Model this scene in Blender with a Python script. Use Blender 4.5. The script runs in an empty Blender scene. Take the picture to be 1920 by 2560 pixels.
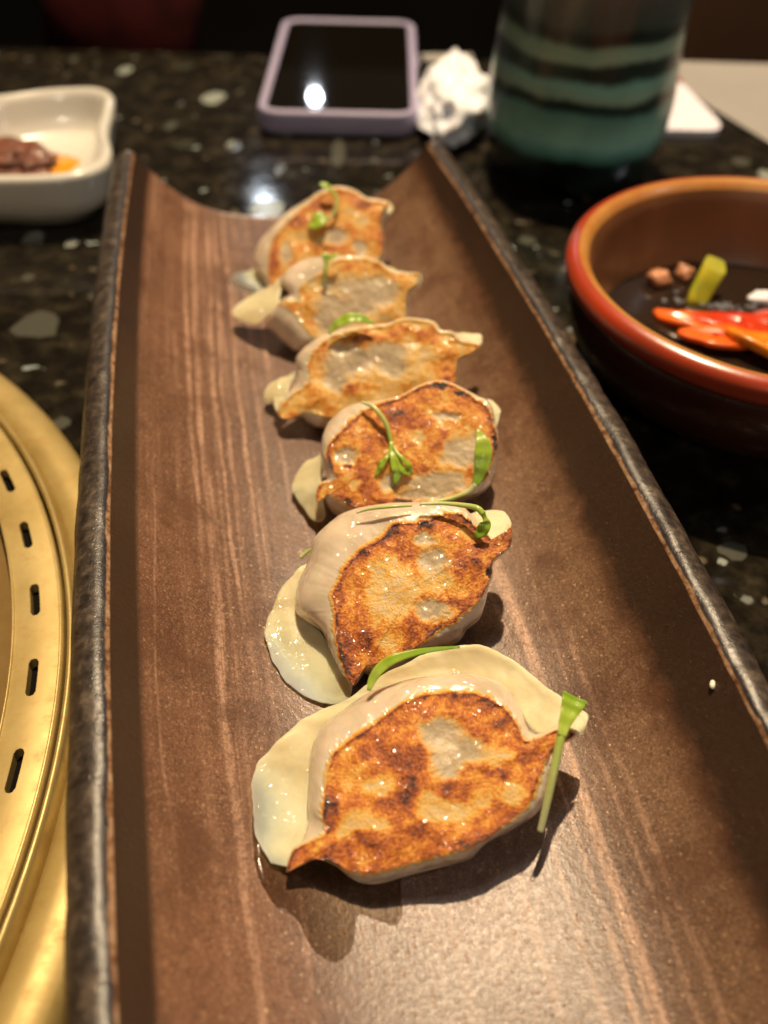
import bpy, math, random
import numpy as np
from mathutils import Vector, Matrix, noise
random.seed(7)
C = bpy.context.scene.collection
sc = bpy.context.scene
R = math.radians

# ---------------------------------------------------------------- camera
cam_d = bpy.data.cameras.new('camera'); cam = bpy.data.objects.new('camera', cam_d); C.objects.link(cam)
TH, ROLL = R(45.0), R(1.5)
fwd = Vector((0, math.cos(TH), -math.sin(TH))); rt = Vector((1, 0, 0)); up = rt.cross(fwd)
r_ = rt*math.cos(ROLL) + up*math.sin(ROLL); u_ = -rt*math.sin(ROLL) + up*math.cos(ROLL)
M = Matrix((r_, u_, -fwd)).transposed().to_4x4(); M.translation = (0, 0, .185)
cam.matrix_world = M
cam_d.sensor_fit = 'VERTICAL'; cam_d.sensor_height = 36; cam_d.lens = 30.92
cam_d.clip_start = .01; cam_d.clip_end = 60
cam_d.dof.use_dof = True; cam_d.dof.focus_distance = .195; cam_d.dof.aperture_fstop = 7.8; cam_d.dof.aperture_blades = 7
sc.camera = cam
# ---------------------------------------------------------------- room light
w = bpy.data.worlds.new('World'); sc.world = w; w.use_nodes = True
bg = w.node_tree.nodes['Background']; bg.inputs[0].default_value = (.95, .72, .52, 1); bg.inputs[1].default_value = .035
def lamp(name, az, el, dist, power, radius, col, target=(0, .17, .02), typ='POINT', size=None, soft=None):
    l = bpy.data.lights.new(name, typ); l.energy = power; l.color = col
    if typ == 'AREA': l.shape = 'DISK'; l.size = size
    else: l.shadow_soft_size = radius
    o = bpy.data.objects.new(name, l); C.objects.link(o)
    d = Vector((math.sin(R(az))*math.cos(R(el)), math.cos(R(az))*math.cos(R(el)), math.sin(R(el))))
    o.location = Vector(target) + d*dist
    o.rotation_euler = (Vector(target)-o.location).to_track_quat('-Z', 'Y').to_euler()
    return o
lamp('ceiling_spot_or_fill', 3, 70, 1.6, 178, .018, (1, .755, .47))
lamp('ceiling_spot_or_fill', 92, 40, 1.9, 12, .035, (.93, .95, 1))
def lamp_at(loc, power, radius, col):
    o = lamp('far_ceiling_lamp', 0, 45, 1, power, radius, col); o.location = loc; return o
lamp_at((-.328, 3.748, 1.191), 3.5, .014, (.85, .92, 1))
lamp_at((-.474, 3.113, 1.344), 3, .025, (.8, .9, 1))
lamp('ceiling_spot_or_fill', 172, 34, 2.0, 21, .06, (1, .86, .70))  # added fill from behind the camera to lighten the cup
lamp('overhead_fill', 4, 74, 2.2, 4.5, 0, (1, .90, .80), typ='AREA', size=.4)  # added soft overhead fill for sheen on tray and brass
sc.view_settings.view_transform = 'Standard'; sc.view_settings.look = 'None'
sc.view_settings.exposure = 0; sc.view_settings.gamma = 1
sc.render.engine = 'CYCLES'
sc.cycles.max_bounces = 8

# ---------------------------------------------------------------- helpers
def tag(o, label=None, cat=None, group=None, kind=None):
    if label: o['label'] = label
    if cat: o['category'] = cat
    if group: o['group'] = group
    if kind: o['kind'] = kind
    return o
def thing(name, label, cat, loc=(0, 0, 0), group=None):
    o = bpy.data.objects.new(name, None); C.objects.link(o); o.location = loc; o.empty_display_size = .01
    return tag(o, label, cat, group)
def mesh(name, V, Fc, mat, parent=None, smooth=True, attrs=None, uv=None):
    me = bpy.data.meshes.new(name)
    V = np.asarray(V, dtype=float)
    if parent is not None: V = V - np.array(parent['_w'] if '_w' in parent.keys() else parent.location)
    me.from_pydata([tuple(v) for v in V], [], [tuple(f) for f in Fc]); me.validate(); me.update()
    if smooth: me.polygons.foreach_set('use_smooth', [True]*len(me.polygons))
    if attrs:
        for k, a in attrs.items():
            at = me.attributes.new(k, 'FLOAT', 'POINT'); at.data.foreach_set('value', np.asarray(a, dtype=np.float32))
    if mat:
        for m in (mat if isinstance(mat, list) else [mat]): me.materials.append(m)
    o = bpy.data.objects.new(name, me); C.objects.link(o)
    if parent is not None: o.parent = parent
    return o
def grid_faces(nr, nc, close=True, off=0, flip=False):
    f = []
    for i in range(nr-1):
        for j in range(nc if close else nc-1):
            a, b = off+i*nc+j, off+i*nc+(j+1) % nc
            q = (a, b, b+nc, a+nc)
            f.append(q[::-1] if flip else q)
    return f
def spline(P, m, closed=True):
    P = np.asarray(P, float); n = len(P); out = []
    rng = n if closed else n-1
    for i in range(rng):
        g = lambda k: P[k % n] if closed else P[min(max(k, 0), n-1)]
        p0, p1, p2, p3 = g(i-1), g(i), g(i+1), g(i+2)
        for k in range(m):
            t = k/m
            out.append(.5*((2*p1)+(-p0+p2)*t+(2*p0-5*p1+4*p2-p3)*t*t+(-p0+3*p1-3*p2+p3)*t**3))
    if not closed: out.append(P[-1])
    return np.array(out)
def nz(p, s=1.0, seed=0.0):
    return noise.noise(Vector((p[0]*s+seed, p[1]*s+seed*1.7, p[2]*s-seed)))
def fbm(p, s=1.0, seed=0.0, o=3):
    return noise.fractal(Vector((p[0]*s+seed, p[1]*s+seed*1.7, p[2]*s-seed)), 1.0, 2.0, o)
def lathe(prof, c, n=96, sq=None):
    V = []
    for r, z in prof:
        for j in range(n):
            a = 2*math.pi*j/n
            V.append((c[0]+r*math.cos(a), c[1]+r*math.sin(a), c[2]+z))
    return V, grid_faces(len(prof), n)

class NT:
    def __init__(s, name):
        s.m = bpy.data.materials.new(name); s.m.use_nodes = True; s.t = s.m.node_tree; s.n = s.t.nodes; s.l = s.t.links
        s.b = s.n['Principled BSDF']; s.out = s.n['Material Output']
    def node(s, typ, ins=None, **kw):
        x = s.n.new(typ)
        for k, v in kw.items(): setattr(x, k, v)
        if ins:
            for k, v in ins.items(): s.put(x.inputs[k], v)
        return x
    def put(s, sock, v):
        if isinstance(v, bpy.types.NodeSocket): s.l.new(v, sock)
        else:
            if isinstance(v, (tuple, list)) and len(v) == 3 and sock.type == 'RGBA': v = (*v, 1)
            sock.default_value = v
    def co(s, scale=None, kind='Object', rot=None):
        o = s.node('ShaderNodeTexCoord').outputs[kind]
        if scale is None: return o
        mp = s.node('ShaderNodeMapping', {'Vector': o, 'Scale': scale})
        if rot: mp.inputs['Rotation'].default_value = rot
        return mp.outputs[0]
    def noise(s, vec, scale, detail=3, rough=.5, dist=0):
        return s.node('ShaderNodeTexNoise', {'Vector': vec, 'Scale': scale, 'Detail': detail, 'Roughness': rough, 'Distortion': dist}).outputs['Fac']
    def vor(s, vec, scale, feature='F1', rand=1.0, out='Distance'):
        return s.node('ShaderNodeTexVoronoi', {'Vector': vec, 'Scale': scale, 'Randomness': rand}, feature=feature).outputs[out]
    def ramp(s, fac, stops, interp='LINEAR'):
        x = s.node('ShaderNodeValToRGB', {'Fac': fac}); e = x.color_ramp.elements; x.color_ramp.interpolation = interp
        while len(e) < len(stops): e.new(.5)
        for i, (p, c) in enumerate(stops):
            e[i].position = p; e[i].color = (*c, 1) if isinstance(c, (tuple, list)) else (c, c, c, 1)
        return x.outputs[0]
    def mix(s, f, a, b, mode='MIX'):
        x = s.node('ShaderNodeMix', data_type='RGBA', blend_type=mode)
        s.put(x.inputs[0], f); s.put(x.inputs[6], a); s.put(x.inputs[7], b); return x.outputs[2]
    def math(s, op, a, b=0.0, clamp=False):
        x = s.node('ShaderNodeMath', operation=op, use_clamp=clamp); s.put(x.inputs[0], a); s.put(x.inputs[1], b); return x.outputs[0]
    def attr(s, name): return s.node('ShaderNodeAttribute', attribute_name=name).outputs['Fac']
    def rng(s, v, a, b, c=0.0, d=1.0):
        return s.node('ShaderNodeMapRange', {'Value': v, 'From Min': a, 'From Max': b, 'To Min': c, 'To Max': d}).outputs[0]
    def bump(s, h, strength=.3, dist=.001, normal=None):
        x = s.node('ShaderNodeBump', {'Height': h, 'Strength': strength, 'Distance': dist})
        if normal is not None: s.l.new(normal, x.inputs['Normal'])
        return x.outputs[0]
    def set(s, **kw):
        N = dict(col='Base Color', rough='Roughness', metal='Metallic', sss='Subsurface Weight', sr='Subsurface Radius', ss='Subsurface Scale',
                 coat='Coat Weight', cr='Coat Roughness', nrm='Normal', spec='Specular IOR Level', trans='Transmission Weight', ior='IOR', cn='Coat Normal', alpha='Alpha', sheen='Sheen Weight')
        for k, v in kw.items(): s.put(s.b.inputs[N[k]], v)
        return s.m

# ---------------------------------------------------------------- materials
def m_granite():
    n = NT('granite'); v = n.co()
    warp = n.noise(v, 30, 4)
    vv = n.node('ShaderNodeVectorMath', {0: v, 1: n.node('ShaderNodeVectorMath', {0: n.node('ShaderNodeTexNoise', {'Vector': v, 'Scale': 60, 'Detail': 3}).outputs['Color'], 3: .02}, operation='SCALE').outputs[0]}, operation='ADD').outputs[0]
    mott = n.noise(v, 95, 5, .65)
    base = n.ramp(mott, [(.30, (.0035, .003, .0025)), (.48, (.010, .008, .0055)), (.60, (.022, .018, .011)), (.75, (.052, .043, .028))])
    c1 = n.node('ShaderNodeTexVoronoi', {'Vector': vv, 'Scale': 52})
    r1 = n.node('ShaderNodeSeparateColor', {'Color': c1.outputs['Color']})
    fl = n.math('MULTIPLY', n.rng(c1.outputs['Distance'], .42, .30), n.math('GREATER_THAN', r1.outputs[0], .972))
    flc = n.ramp(r1.outputs[1], [(0, (.035, .032, .022)), (.7, (.045, .048, .036)), (1, (.12, .14, .125))])
    col = n.mix(n.math('MULTIPLY', fl, n.rng(n.noise(v, 260, 3), .3, .6)), base, flc)
    c2 = n.node('ShaderNodeTexVoronoi', {'Vector': vv, 'Scale': 190})
    r2 = n.node('ShaderNodeSeparateColor', {'Color': c2.outputs['Color']})
    f2 = n.math('MULTIPLY', n.rng(c2.outputs['Distance'], .40, .25), n.math('GREATER_THAN', r2.outputs[0], .93))
    col = n.mix(f2, col, n.ramp(r2.outputs[1], [(0, (.10, .07, .035)), (.6, (.10, .09, .07)), (1, (.4, .5, .5))]))
    return n.set(col=col, rough=n.rng(mott, .3, .7, .045, .11), spec=.5, nrm=n.bump(n.noise(v, 14, 2), .05, .001))
def m_tray():
    n = NT('stoneware_glaze'); v = n.co(); s = n.attr('across'); t = n.attr('along'); e = n.attr('edge')
    # vector in glaze space: x across (m), y along (m)
    cmb = lambda a, b: n.node('ShaderNodeCombineXYZ', {0: n.math('MULTIPLY', s, a), 1: n.math('MULTIPLY', t, b)}).outputs[0]
    st1 = n.noise(cmb(24, 5), 1.0, 5, .70)
    st2 = n.noise(cmb(34, 9), 1.0, 3, .6, .3)
    big = n.noise(v, 24, 4, .6)
    base = n.ramp(big, [(.3, (.072, .038, .027)), (.5, (.116, .063, .045)), (.7, (.180, .102, .073))])
    # side to side colour drift: rusty left wall, umber floor
    base = n.mix(n.rng(s, -.35, -.75), base, n.ramp(big, [(.3, (.10, .042, .023)), (.7, (.19, .088, .048))]))
    base = n.mix(n.math('MULTIPLY', n.rng(s, .25, .75), .8), base, n.ramp(big, [(.3, (.11, .055, .028)), (.7, (.20, .110, .056))]))
    streak = n.math('MULTIPLY', n.math('MULTIPLY', n.rng(st1, .50, .66), n.rng(st2, .35, .6), clamp=True), n.math('MULTIPLY', n.rng(t, .03, .2, .30, 1), n.math('MULTIPLY', n.rng(s, .55, .05, .30, 1), n.rng(n.noise(v, 16, 2), .36, .54, .35, 1))))
    base = n.mix(n.math('MULTIPLY', n.math('MULTIPLY', streak, n.rng(n.noise(v, 900, 3, .7), .25, .55)), .95), base, (.46, .275, .18))
    def band(c0, w0, amt, tint, tmin=None, tmax=None, base=base):
        wob = n.math('ADD', s, n.math('MULTIPLY', n.math('SUBTRACT', n.noise(cmb(3, 16), 1, 3), .5), .10))
        d = n.math('ABSOLUTE', n.math('SUBTRACT', wob, c0))
        f = n.math('MULTIPLY', n.rng(d, w0, w0*.45), n.math('MULTIPLY', n.rng(n.noise(cmb(55, 30), 1, 4, .7), .28, .58), n.rng(n.noise(v, 900, 3, .7), .22, .56)))
        f = n.math('MULTIPLY', n.math('MULTIPLY', f, amt), n.rng(n.noise(cmb(7, 26), 1.0, 2), .34, .56, .40, 1))
        if tmin is not None: f = n.math('MULTIPLY', f, n.rng(t, tmin, tmin+.04))
        if tmax is not None: f = n.math('MULTIPLY', f, n.rng(t, tmax, tmax-.04))
        return n.mix(f, base, tint)
    tan = (.56, .34, .23)
    for c0, w0, a, t0, t1 in [(.50, .030, .9, None, .20), (.44, .012, .7, None, .18), (.60, .010, .45, None, .16), (.655, .016, .6, None, .13), (.36, .014, .5, None, .14), (.22, .02, .35, None, .1),
                              (-.66, .018, .75, None, .17), (-.50, .014, .5, .02, .15), (-.70, .014, .85, .14, None), (-.655, .020, .85, .14, None), (-.575, .014, .9, .12, None), (-.53, .012, .8, .15, None),
                              (-.46, .014, .8, .13, None), (-.38, .012, .6, .15, None), (-.30, .012, .5, .16, None), (-.86, .006, .4, .05, .2)]:
        base = band(c0, w0, a, tan, t0, t1, base)
    # fine speckle: pale grit and dark pits
    sp = n.node('ShaderNodeTexVoronoi', {'Vector': v, 'Scale': 900}); rs = n.node('ShaderNodeSeparateColor', {'Color': sp.outputs['Color']})
    lig = n.math('MULTIPLY', n.rng(sp.outputs['Distance'], .42, .25), n.math('GREATER_THAN', rs.outputs[0], .86))
    base = n.mix(n.math('MULTIPLY', lig, .38), base, (.46, .27, .13))
    dk = n.math('MULTIPLY', n.rng(sp.outputs['Distance'], .45, .3), n.math('LESS_THAN', rs.outputs[1], .05))
    base = n.mix(n.math('MULTIPLY', dk, .5), base, (.04, .02, .012))
    gr = n.noise(v, 1900, 3, .75)
    base = n.mix(n.math('MULTIPLY', n.rng(gr, .55, .66), .60), base, (.42, .27, .17))
    base = n.mix(n.math('MULTIPLY', n.rng(gr, .46, .34), .65), base, (.035, .018, .011))
    base = n.mix(n.math('MULTIPLY', n.rng(n.noise(v, 55, 5, .7), .50, .62), .60), base, (.085, .034, .016))
    gr2 = n.noise(v, 420, 4, .7)
    base = n.mix(n.math('MULTIPLY', n.rng(gr2, .47, .36), .35), base, (.05, .026, .016))
    sp2 = n.node('ShaderNodeTexVoronoi', {'Vector': v, 'Scale': 240}); rs2 = n.node('ShaderNodeSeparateColor', {'Color': sp2.outputs['Color']})
    lg2 = n.math('MULTIPLY', n.rng(sp2.outputs['Distance'], .16, .08), n.math('GREATER_THAN', rs2.outputs[0], .96))
    base = n.mix(n.math('MULTIPLY', lg2, .8), base, (.50, .36, .2))
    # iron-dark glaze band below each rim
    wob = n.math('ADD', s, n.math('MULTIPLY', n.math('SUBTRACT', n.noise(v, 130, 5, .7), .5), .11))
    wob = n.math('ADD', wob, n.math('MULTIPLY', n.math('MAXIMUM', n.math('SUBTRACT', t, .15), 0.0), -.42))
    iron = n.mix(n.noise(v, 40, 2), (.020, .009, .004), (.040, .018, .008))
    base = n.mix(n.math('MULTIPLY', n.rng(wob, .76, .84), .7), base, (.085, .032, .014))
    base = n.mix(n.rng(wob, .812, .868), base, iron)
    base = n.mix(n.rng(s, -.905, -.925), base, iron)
    # rim: bare tan body on the inner arris, charcoal glaze over the top
    ee = n.math('ADD', e, n.math('MULTIPLY', n.math('SUBTRACT', n.noise(v, 260, 4), .5), .0011))
    chip = n.ramp(n.noise(v, 330, 4, .7), [(.35, (.10, .035, .012)), (.52, (.30, .17, .09)), (.75, (.46, .33, .22))])
    char = n.ramp(n.noise(v, 300, 4, .65), [(.35, (.014, .010, .008)), (.55, (.050, .036, .027)), (.72, (.125, .095, .070))])
    base = n.mix(n.rng(e, -.0003, -.0001), base, chip)
    base = n.mix(n.rng(ee, .0003, .0006), base, (.02, .017, .02))
    base = n.mix(n.rng(ee, .0012, .0024), base, char)
    fine = n.noise(v, 2300, 3, .7); med = n.noise(v, 900, 3, .6)
    h = n.math('ADD', n.math('MULTIPLY', fine, .6), n.math('ADD', med, n.math('MULTIPLY', lig, .5)))
    rough = n.rng(med, .3, .7, .30, .46)
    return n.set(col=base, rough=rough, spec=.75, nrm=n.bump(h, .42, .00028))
def m_dough(name, kind):
    n = NT(name); v = n.co(); sear = n.attr('sear'); grey = n.attr('grey'); spk = n.attr('edge')
    vb = n.node('ShaderNodeTexNoise', {'Vector': v, 'Scale': 420, 'Detail': 5, 'Roughness': .65}).outputs['Fac']
    vc = n.noise(v, 1700, 4, .65); va = n.noise(v, 150, 4, .6)
    jag = n.math('ADD', n.math('MULTIPLY', n.math('SUBTRACT', vb, .5), .60), n.math('MULTIPLY', n.math('SUBTRACT', vc, .5), .62))
    jag = n.math('ADD', jag, n.math('MULTIPLY', n.math('SUBTRACT', va, .5), .30))
    amt = n.rng(sear, .02, .25)
    s = n.math('ADD', sear, n.math('MULTIPLY', jag, amt))
    rimn = n.math('MULTIPLY', n.rng(spk, .93, 1.0), n.rng(n.noise(v, 950, 3, .6), .49, .60))
    s = n.math('ADD', s, n.math('MULTIPLY', n.math('MULTIPLY', rimn, n.rng(sear, .30, .62)), .24), clamp=True)
    plain = {'body': (.65, .545, .42), 'flap': (.70, .575, .36)}[kind]
    fil = n.mix(n.rng(n.noise(v, 75, 3), .42, .72), plain, (plain[0]*.84, plain[1]*.80, plain[2]*.74))
    fil = n.mix(n.math('MULTIPLY', n.rng(n.noise(v, 160, 2), .58, .75), .35 if kind == 'body' else .1), fil, (.42, .40, .26))
    col = n.ramp(s, [(.0, (.60, .49, .36)), (.13, (.67, .50, .25)), (.27, (.74, .44, .085)), (.41, (.68, .27, .024)), (.57, (.46, .115, .011)), (.75, (.20, .042, .008)), (.88, (.06, .016, .008)), (1.0, (.018, .008, .008))])
    fr_ = n.math('MULTIPLY', n.math('MULTIPLY', spk, n.rng(s, .3, .05)), n.rng(n.noise(v, 900, 4, .7), .40, .58))
    fil = n.mix(n.math('MULTIPLY', fr_, .75), fil, (.84, .76, .60)) if kind == 'body' else fil
    col = n.mix(n.rng(s, .02, .12), fil, col)
    gcol = n.mix(n.rng(n.noise(v, 260, 4), .35, .65), (.46, .36, .23), (.60, .48, .32))
    col = n.mix(n.math('MULTIPLY', grey, n.rng(s, .5, .2)), col, gcol)
    h = n.math('ADD', n.math('MULTIPLY', n.math('MULTIPLY', vc, amt), .9), n.math('MULTIPLY', n.math('MULTIPLY', vb, n.rng(sear, 0, .4, .12, 1.0)), 1.0))
    h = n.math('ADD', h, n.math('MULTIPLY', n.noise(v, 300, 2), .35))
    bmp = n.bump(h, .75, .00055)
    coatn = n.bump(n.math('ADD', n.noise(v, 300, 1.5, .5), n.math('MULTIPLY', n.noise(v, 110, 1), 2.0)), 1.0, .0019)
    rough = n.rng(s, .05, .5, .32 if kind == 'body' else .55, .38)
    return n.set(col=col, rough=rough, sss=n.rng(s, .1, .6, .75 if kind == 'body' else .85, .06), sr=(1.0, .62, .30), ss=.0038, coat=n.math('MULTIPLY', n.rng(n.noise(v, 85, 2), *((.36, .52) if kind == 'body' else (.46, .62))), n.rng(s, .05, .4, 1.0 if kind == 'body' else .30, .22)), cr=.11, nrm=bmp, cn=coatn, spec=.5)
def m_simple(name, col, rough=.4, spec=.5, coat=0, cr=.05, metal=0, nscale=0, namt=.15, bump=0, bscale=200, bdist=.0005, sss=0, col2=None):
    n = NT(name); v = n.co(); c = col
    if nscale:
        f = n.noise(v, nscale, 4, .6)
        c = n.mix(n.rng(f, .35, .65), col, col2 if col2 else tuple(x*(1-namt) for x in col))
    kw = dict(col=c, rough=rough, spec=spec, coat=coat, cr=cr, metal=metal)
    if bump: kw['nrm'] = n.bump(n.noise(v, bscale, 4, .6), bump, bdist)
    if sss: kw.update(sss=sss, ss=.002, sr=(1, .7, .4))
    return n.set(**kw)
def m_leaf(name, stem=False):
    n = NT(name); v = n.co(); a = n.attr('along')
    c = n.ramp(a, [(0, (.80, .78, .50)), (.40, (.66, .70, .26)), (1, (.40, .56, .06))]) if stem else n.ramp(a, [(0, (.56, .66, .12)), (.5, (.42, .58, .045)), (1, (.26, .44, .03))])
    vein = n.rng(n.math('ABSOLUTE', n.attr('side')), .10, .02)
    c = n.mix(n.math('MULTIPLY', vein, .35), c, (.42, .60, .12))
    c = n.mix(n.math('MULTIPLY', n.noise(v, 700, 3), .12 if stem else .35), c, (.14, .32, .02))
    tl = n.node('ShaderNodeBsdfTranslucent', {'Color': n.mix(.3, c, (.35, .6, .03))})
    m = n.set(col=c, rough=.32, spec=.5, coat=.2, cr=.15, nrm=n.bump(n.noise(v, 900, 2), .25, .0003))
    mx = n.node('ShaderNodeMixShader', {0: .28, 1: n.b.outputs[0], 2: tl.outputs[0]}); n.l.new(mx.outputs[0], n.out.inputs[0])
    return m
def m_brass(name, dark=0.0, rough=.38):
    n = NT(name); v = n.co()
    f = n.noise(v, 28, 5, .65); g = n.noise(v, 160, 5, .7)
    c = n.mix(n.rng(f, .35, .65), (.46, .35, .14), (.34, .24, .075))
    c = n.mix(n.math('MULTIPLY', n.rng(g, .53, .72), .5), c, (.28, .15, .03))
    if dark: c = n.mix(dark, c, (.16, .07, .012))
    scr = n.noise(n.co((60, 1400, 60), rot=(0, 0, .5)), 1, 2)
    h = n.math('ADD', g, n.math('MULTIPLY', scr, .5))
    return n.set(col=c, metal=.42, rough=n.rng(g, .3, .7, rough+.04, rough+.2), nrm=n.bump(h, .10, .0003))
def m_wet():
    n = NT('oil_film'); v = n.co()
    gl = n.node('ShaderNodeBsdfGlossy', {'Color': (.95, .95, .95, 1), 'Roughness': .16, 'Normal': n.bump(n.noise(v, 300, 2), .2, .0006)})
    tr = n.node('ShaderNodeBsdfTransparent', {'Color': (.66, .60, .53, 1)})
    fr = n.node('ShaderNodeFresnel', {'IOR': 1.30})
    mx = n.node('ShaderNodeMixShader', {0: fr.outputs[0], 1: tr.outputs[0], 2: gl.outputs[0]}); n.l.new(mx.outputs[0], n.out.inputs[0])
    return n.m
def m_cup():
    n = NT('striped_green_glaze'); v = n.co()
    z = n.node('ShaderNodeSeparateXYZ', {'Vector': v}).outputs[2]
    zz = n.math('ADD', z, n.math('MULTIPLY', n.math('SUBTRACT', n.noise(v, 30, 4, .6), .5), .010))
    f = n.rng(zz, 0, .1)
    G1, G2, K = (.27, .55, .43), (.36, .51, .34), (.018, .038, .028)
    c = n.ramp(f, [(.0, (.004, .004, .005)), (.175, (.004, .006, .006)), (.225, (.15, .42, .35)), (.27, (.34, .68, .55)), (.33, (.27, .54, .40)), (.385, (.16, .36, .28)), (.41, K), (.435, K), (.46, G2), (.51, G1), (.54, K), (.59, K), (.615, G2), (.66, (.28, .44, .29)), (.685, K), (.71, (.008, .016, .012)), (.74, (.06, .08, .065)), (.85, (.11, .11, .09)), (1, (.07, .055, .04))])
    c = n.mix(n.math('MULTIPLY', n.rng(n.noise(v, 45, 4), .4, .7), .3), c, (.05, .11, .08))
    return n.set(col=c, rough=.30, spec=.5, coat=.5, cr=.12)
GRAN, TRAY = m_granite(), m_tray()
DB, DF = m_dough('dough', 'body'), m_dough('dough_edge', 'flap')
LEAF, STEM = m_leaf('sprout_leaf'), m_leaf('sprout_stem', True)
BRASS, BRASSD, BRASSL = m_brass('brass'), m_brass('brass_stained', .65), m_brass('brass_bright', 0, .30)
HOLE = m_simple('slot_shade', (.004, .003, .002), .9, .1)  # black that stands for the shade inside the vent slots
WET, CUP = m_wet(), m_cup()
PORC = m_simple('porcelain', (.62, .60, .54), .25, .5, coat=.6, cr=.06, sss=.1)
LAC_D = m_simple('dark_lacquer', (.060, .016, .009), .26, .5, coat=.6, cr=.12, nscale=30, namt=.3)
LAC_R = m_simple('red_lacquer', (.38, .040, .012), .30, .5, coat=.35, cr=.18, nscale=40, col2=(.30, .040, .014), bump=.08, bscale=500)
LAC_O = m_simple('ochre_glaze', (.46, .22, .055), .35, .5, coat=.3, cr=.15, nscale=50, col2=(.40, .15, .03))
LAC_I = m_simple('brown_glaze', (.28, .115, .040), .40, .5, coat=.2, cr=.2, nscale=30, namt=.4)
BUBM = m_simple('bubble_film', (.16, .17, .19), .08, .7, coat=1)
LIQ = m_simple('dark_sauce', (.020, .012, .008), .06, .6, bump=.15, bscale=120, bdist=.0008)
CHILI = m_simple('chili', (.55, .045, .006), .28, .5, coat=.35, cr=.10, nscale=120, col2=(.50, .025, .005), sss=.3, bump=.2, bscale=300)
CHILO = m_simple('chili_orange', (.74, .13, .008), .28, .5, coat=.35, cr=.10, nscale=120, col2=(.80, .12, .008), sss=.3)
YEL = m_simple('yellow_pepper', (.80, .26, .012), .28, .5, coat=.35, cr=.1, nscale=120, namt=.3, sss=.3)
GARL = m_simple('garlic', (.58, .26, .13), .35, .5, coat=.5, nscale=150, namt=.3, sss=.3, bump=.4)
SCAL = m_simple('scallion', (.50, .42, .02), .4, .4, nscale=200, col2=(.30, .36, .02))
CASE = m_simple('lilac_rubber', (.34, .31, .47), .5, .4)
SCREEN = m_simple('phone_glass', (.004, .003, .002), .035, .6)
TISS = m_simple('tissue', (.80, .83, .92), .85, .2, sss=.6, nscale=60, namt=.1, bump=.3, bscale=500)
PAPER = m_simple('grey_paper', (.29, .275, .26), .8, .2, nscale=20, namt=.08)
CARD = m_simple('white_card', (.72, .70, .80), .5, .4, nscale=20, namt=.04)
REDP = m_simple('red_paper', (.45, .03, .04), .5, .4)
PASTE = m_simple('chili_paste', (.17, .042, .013), .42, .5, coat=.2, nscale=160, col2=(.10, .026, .010), bump=1.0, bscale=330, bdist=.001)
ORAN = m_simple('chili_oil', (.82, .36, .01), .12, .6, coat=.8, nscale=60, col2=(.80, .20, .005))
RICE = m_simple('crumb', (.85, .80, .66), .5, .5, sss=.3)
BROWN = m_simple('brown_leather', (.045, .018, .006), .6, .3, nscale=6, namt=.3)
DARKW = m_simple('dark_wall', (.006, .005, .004), .9, .1, nscale=3, namt=.4)
MAROON = m_simple('maroon_cloth', (.035, .004, .004), .9, .1, nscale=30, namt=.5)

# ---------------------------------------------------------------- table and what lies beyond it
def rbox(x0, x1, y0, y1, z0, z1, rad, seg=4):
    V = []; prof = []
    def loop(ins, z):
        cx0, cx1, cy0, cy1 = x0+rad, x1-rad, y0+rad, y1-rad; out = []
        rr = max(rad-ins, 1e-5)
        for (cx, cy, a0) in ((cx1, cy1, 0), (cx0, cy1, 90), (cx0, cy0, 180), (cx1, cy0, 270)):
            for k in range(seg*2+1):
                a = R(a0+90*k/(seg*2)); out.append((cx+rr*math.cos(a), cy+rr*math.sin(a), z))
        return out
    return loop
def slab(name, mat, x0, x1, y0, y1, z0, z1, rad, bev, parent=None, seg=4):
    lp = rbox(x0, x1, y0, y1, z0, z1, rad, seg); rows = []
    for k in range(4): a = R(90*k/3); rows.append(lp(bev*(1-math.sin(a)), z0+bev*(1-math.cos(a))))
    for k in range(4): a = R(90*k/3); rows.append(lp(bev*(1-math.cos(a)), z1-bev*(1-math.sin(a))))
    n = len(rows[0]); V = [p for r in rows for p in r]; F = grid_faces(len(rows), n)
    F.append(tuple(range(n))[::-1]); F.append(tuple(range((len(rows)-1)*n, len(rows)*n)))
    o = mesh(name, V, F, mat, parent); o.data.polygons[-1].use_smooth = False; o.data.polygons[-2].use_smooth = False
    return o
tb = slab('tabletop', GRAN, -.9, .9, -.35, .583, -.035, 0, .01, .004)
tag(tb, 'polished black granite tabletop flecked with pale and rusty mineral grains', 'table')
mesh_floor = mesh('floor', [(-6, -2, -.75), (6, -2, -.75), (6, 6, -.75), (-6, 6, -.75)], [(0, 1, 2, 3)], DARKW, smooth=False); tag(mesh_floor, kind='structure')
wl = mesh('back_wall', [(-6, 3.2, -.75), (6, 3.2, -.75), (6, 3.2, .9), (-6, 3.2, .9), (-6, 3.3, -.75), (6, 3.3, -.75), (6, 3.3, .9), (-6, 3.3, .9)], [(0, 1, 2, 3), (3, 2, 6, 7), (5, 4, 7, 6)], DARKW, smooth=False); tag(wl, kind='structure')
sb = slab('seat_back', BROWN, .27, .95, .95, 1.03, -.6, .14, .03, .012); tag(sb, 'brown seat back blurred in the dark beyond the cup and the paper mat', 'seat')
V, F = [], []
for i in range(13):
    for j in range(24):
        a, b = math.pi*i/12, 2*math.pi*j/24; p = np.array([math.sin(a)*math.cos(b), math.sin(a)*math.sin(b), math.cos(a)])
        V.append((-.27+.075*p[0]*(1+.25*nz(p, 2)), .95+.07*p[1], -.09+.10*p[2]*(1+.25*nz(p, 2, 3))))
F = grid_faces(13, 24); tag(mesh('folded_cloth', V, F, MAROON), 'dark maroon cloth bundle barely visible in the dark past the table edge', 'cloth')

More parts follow.
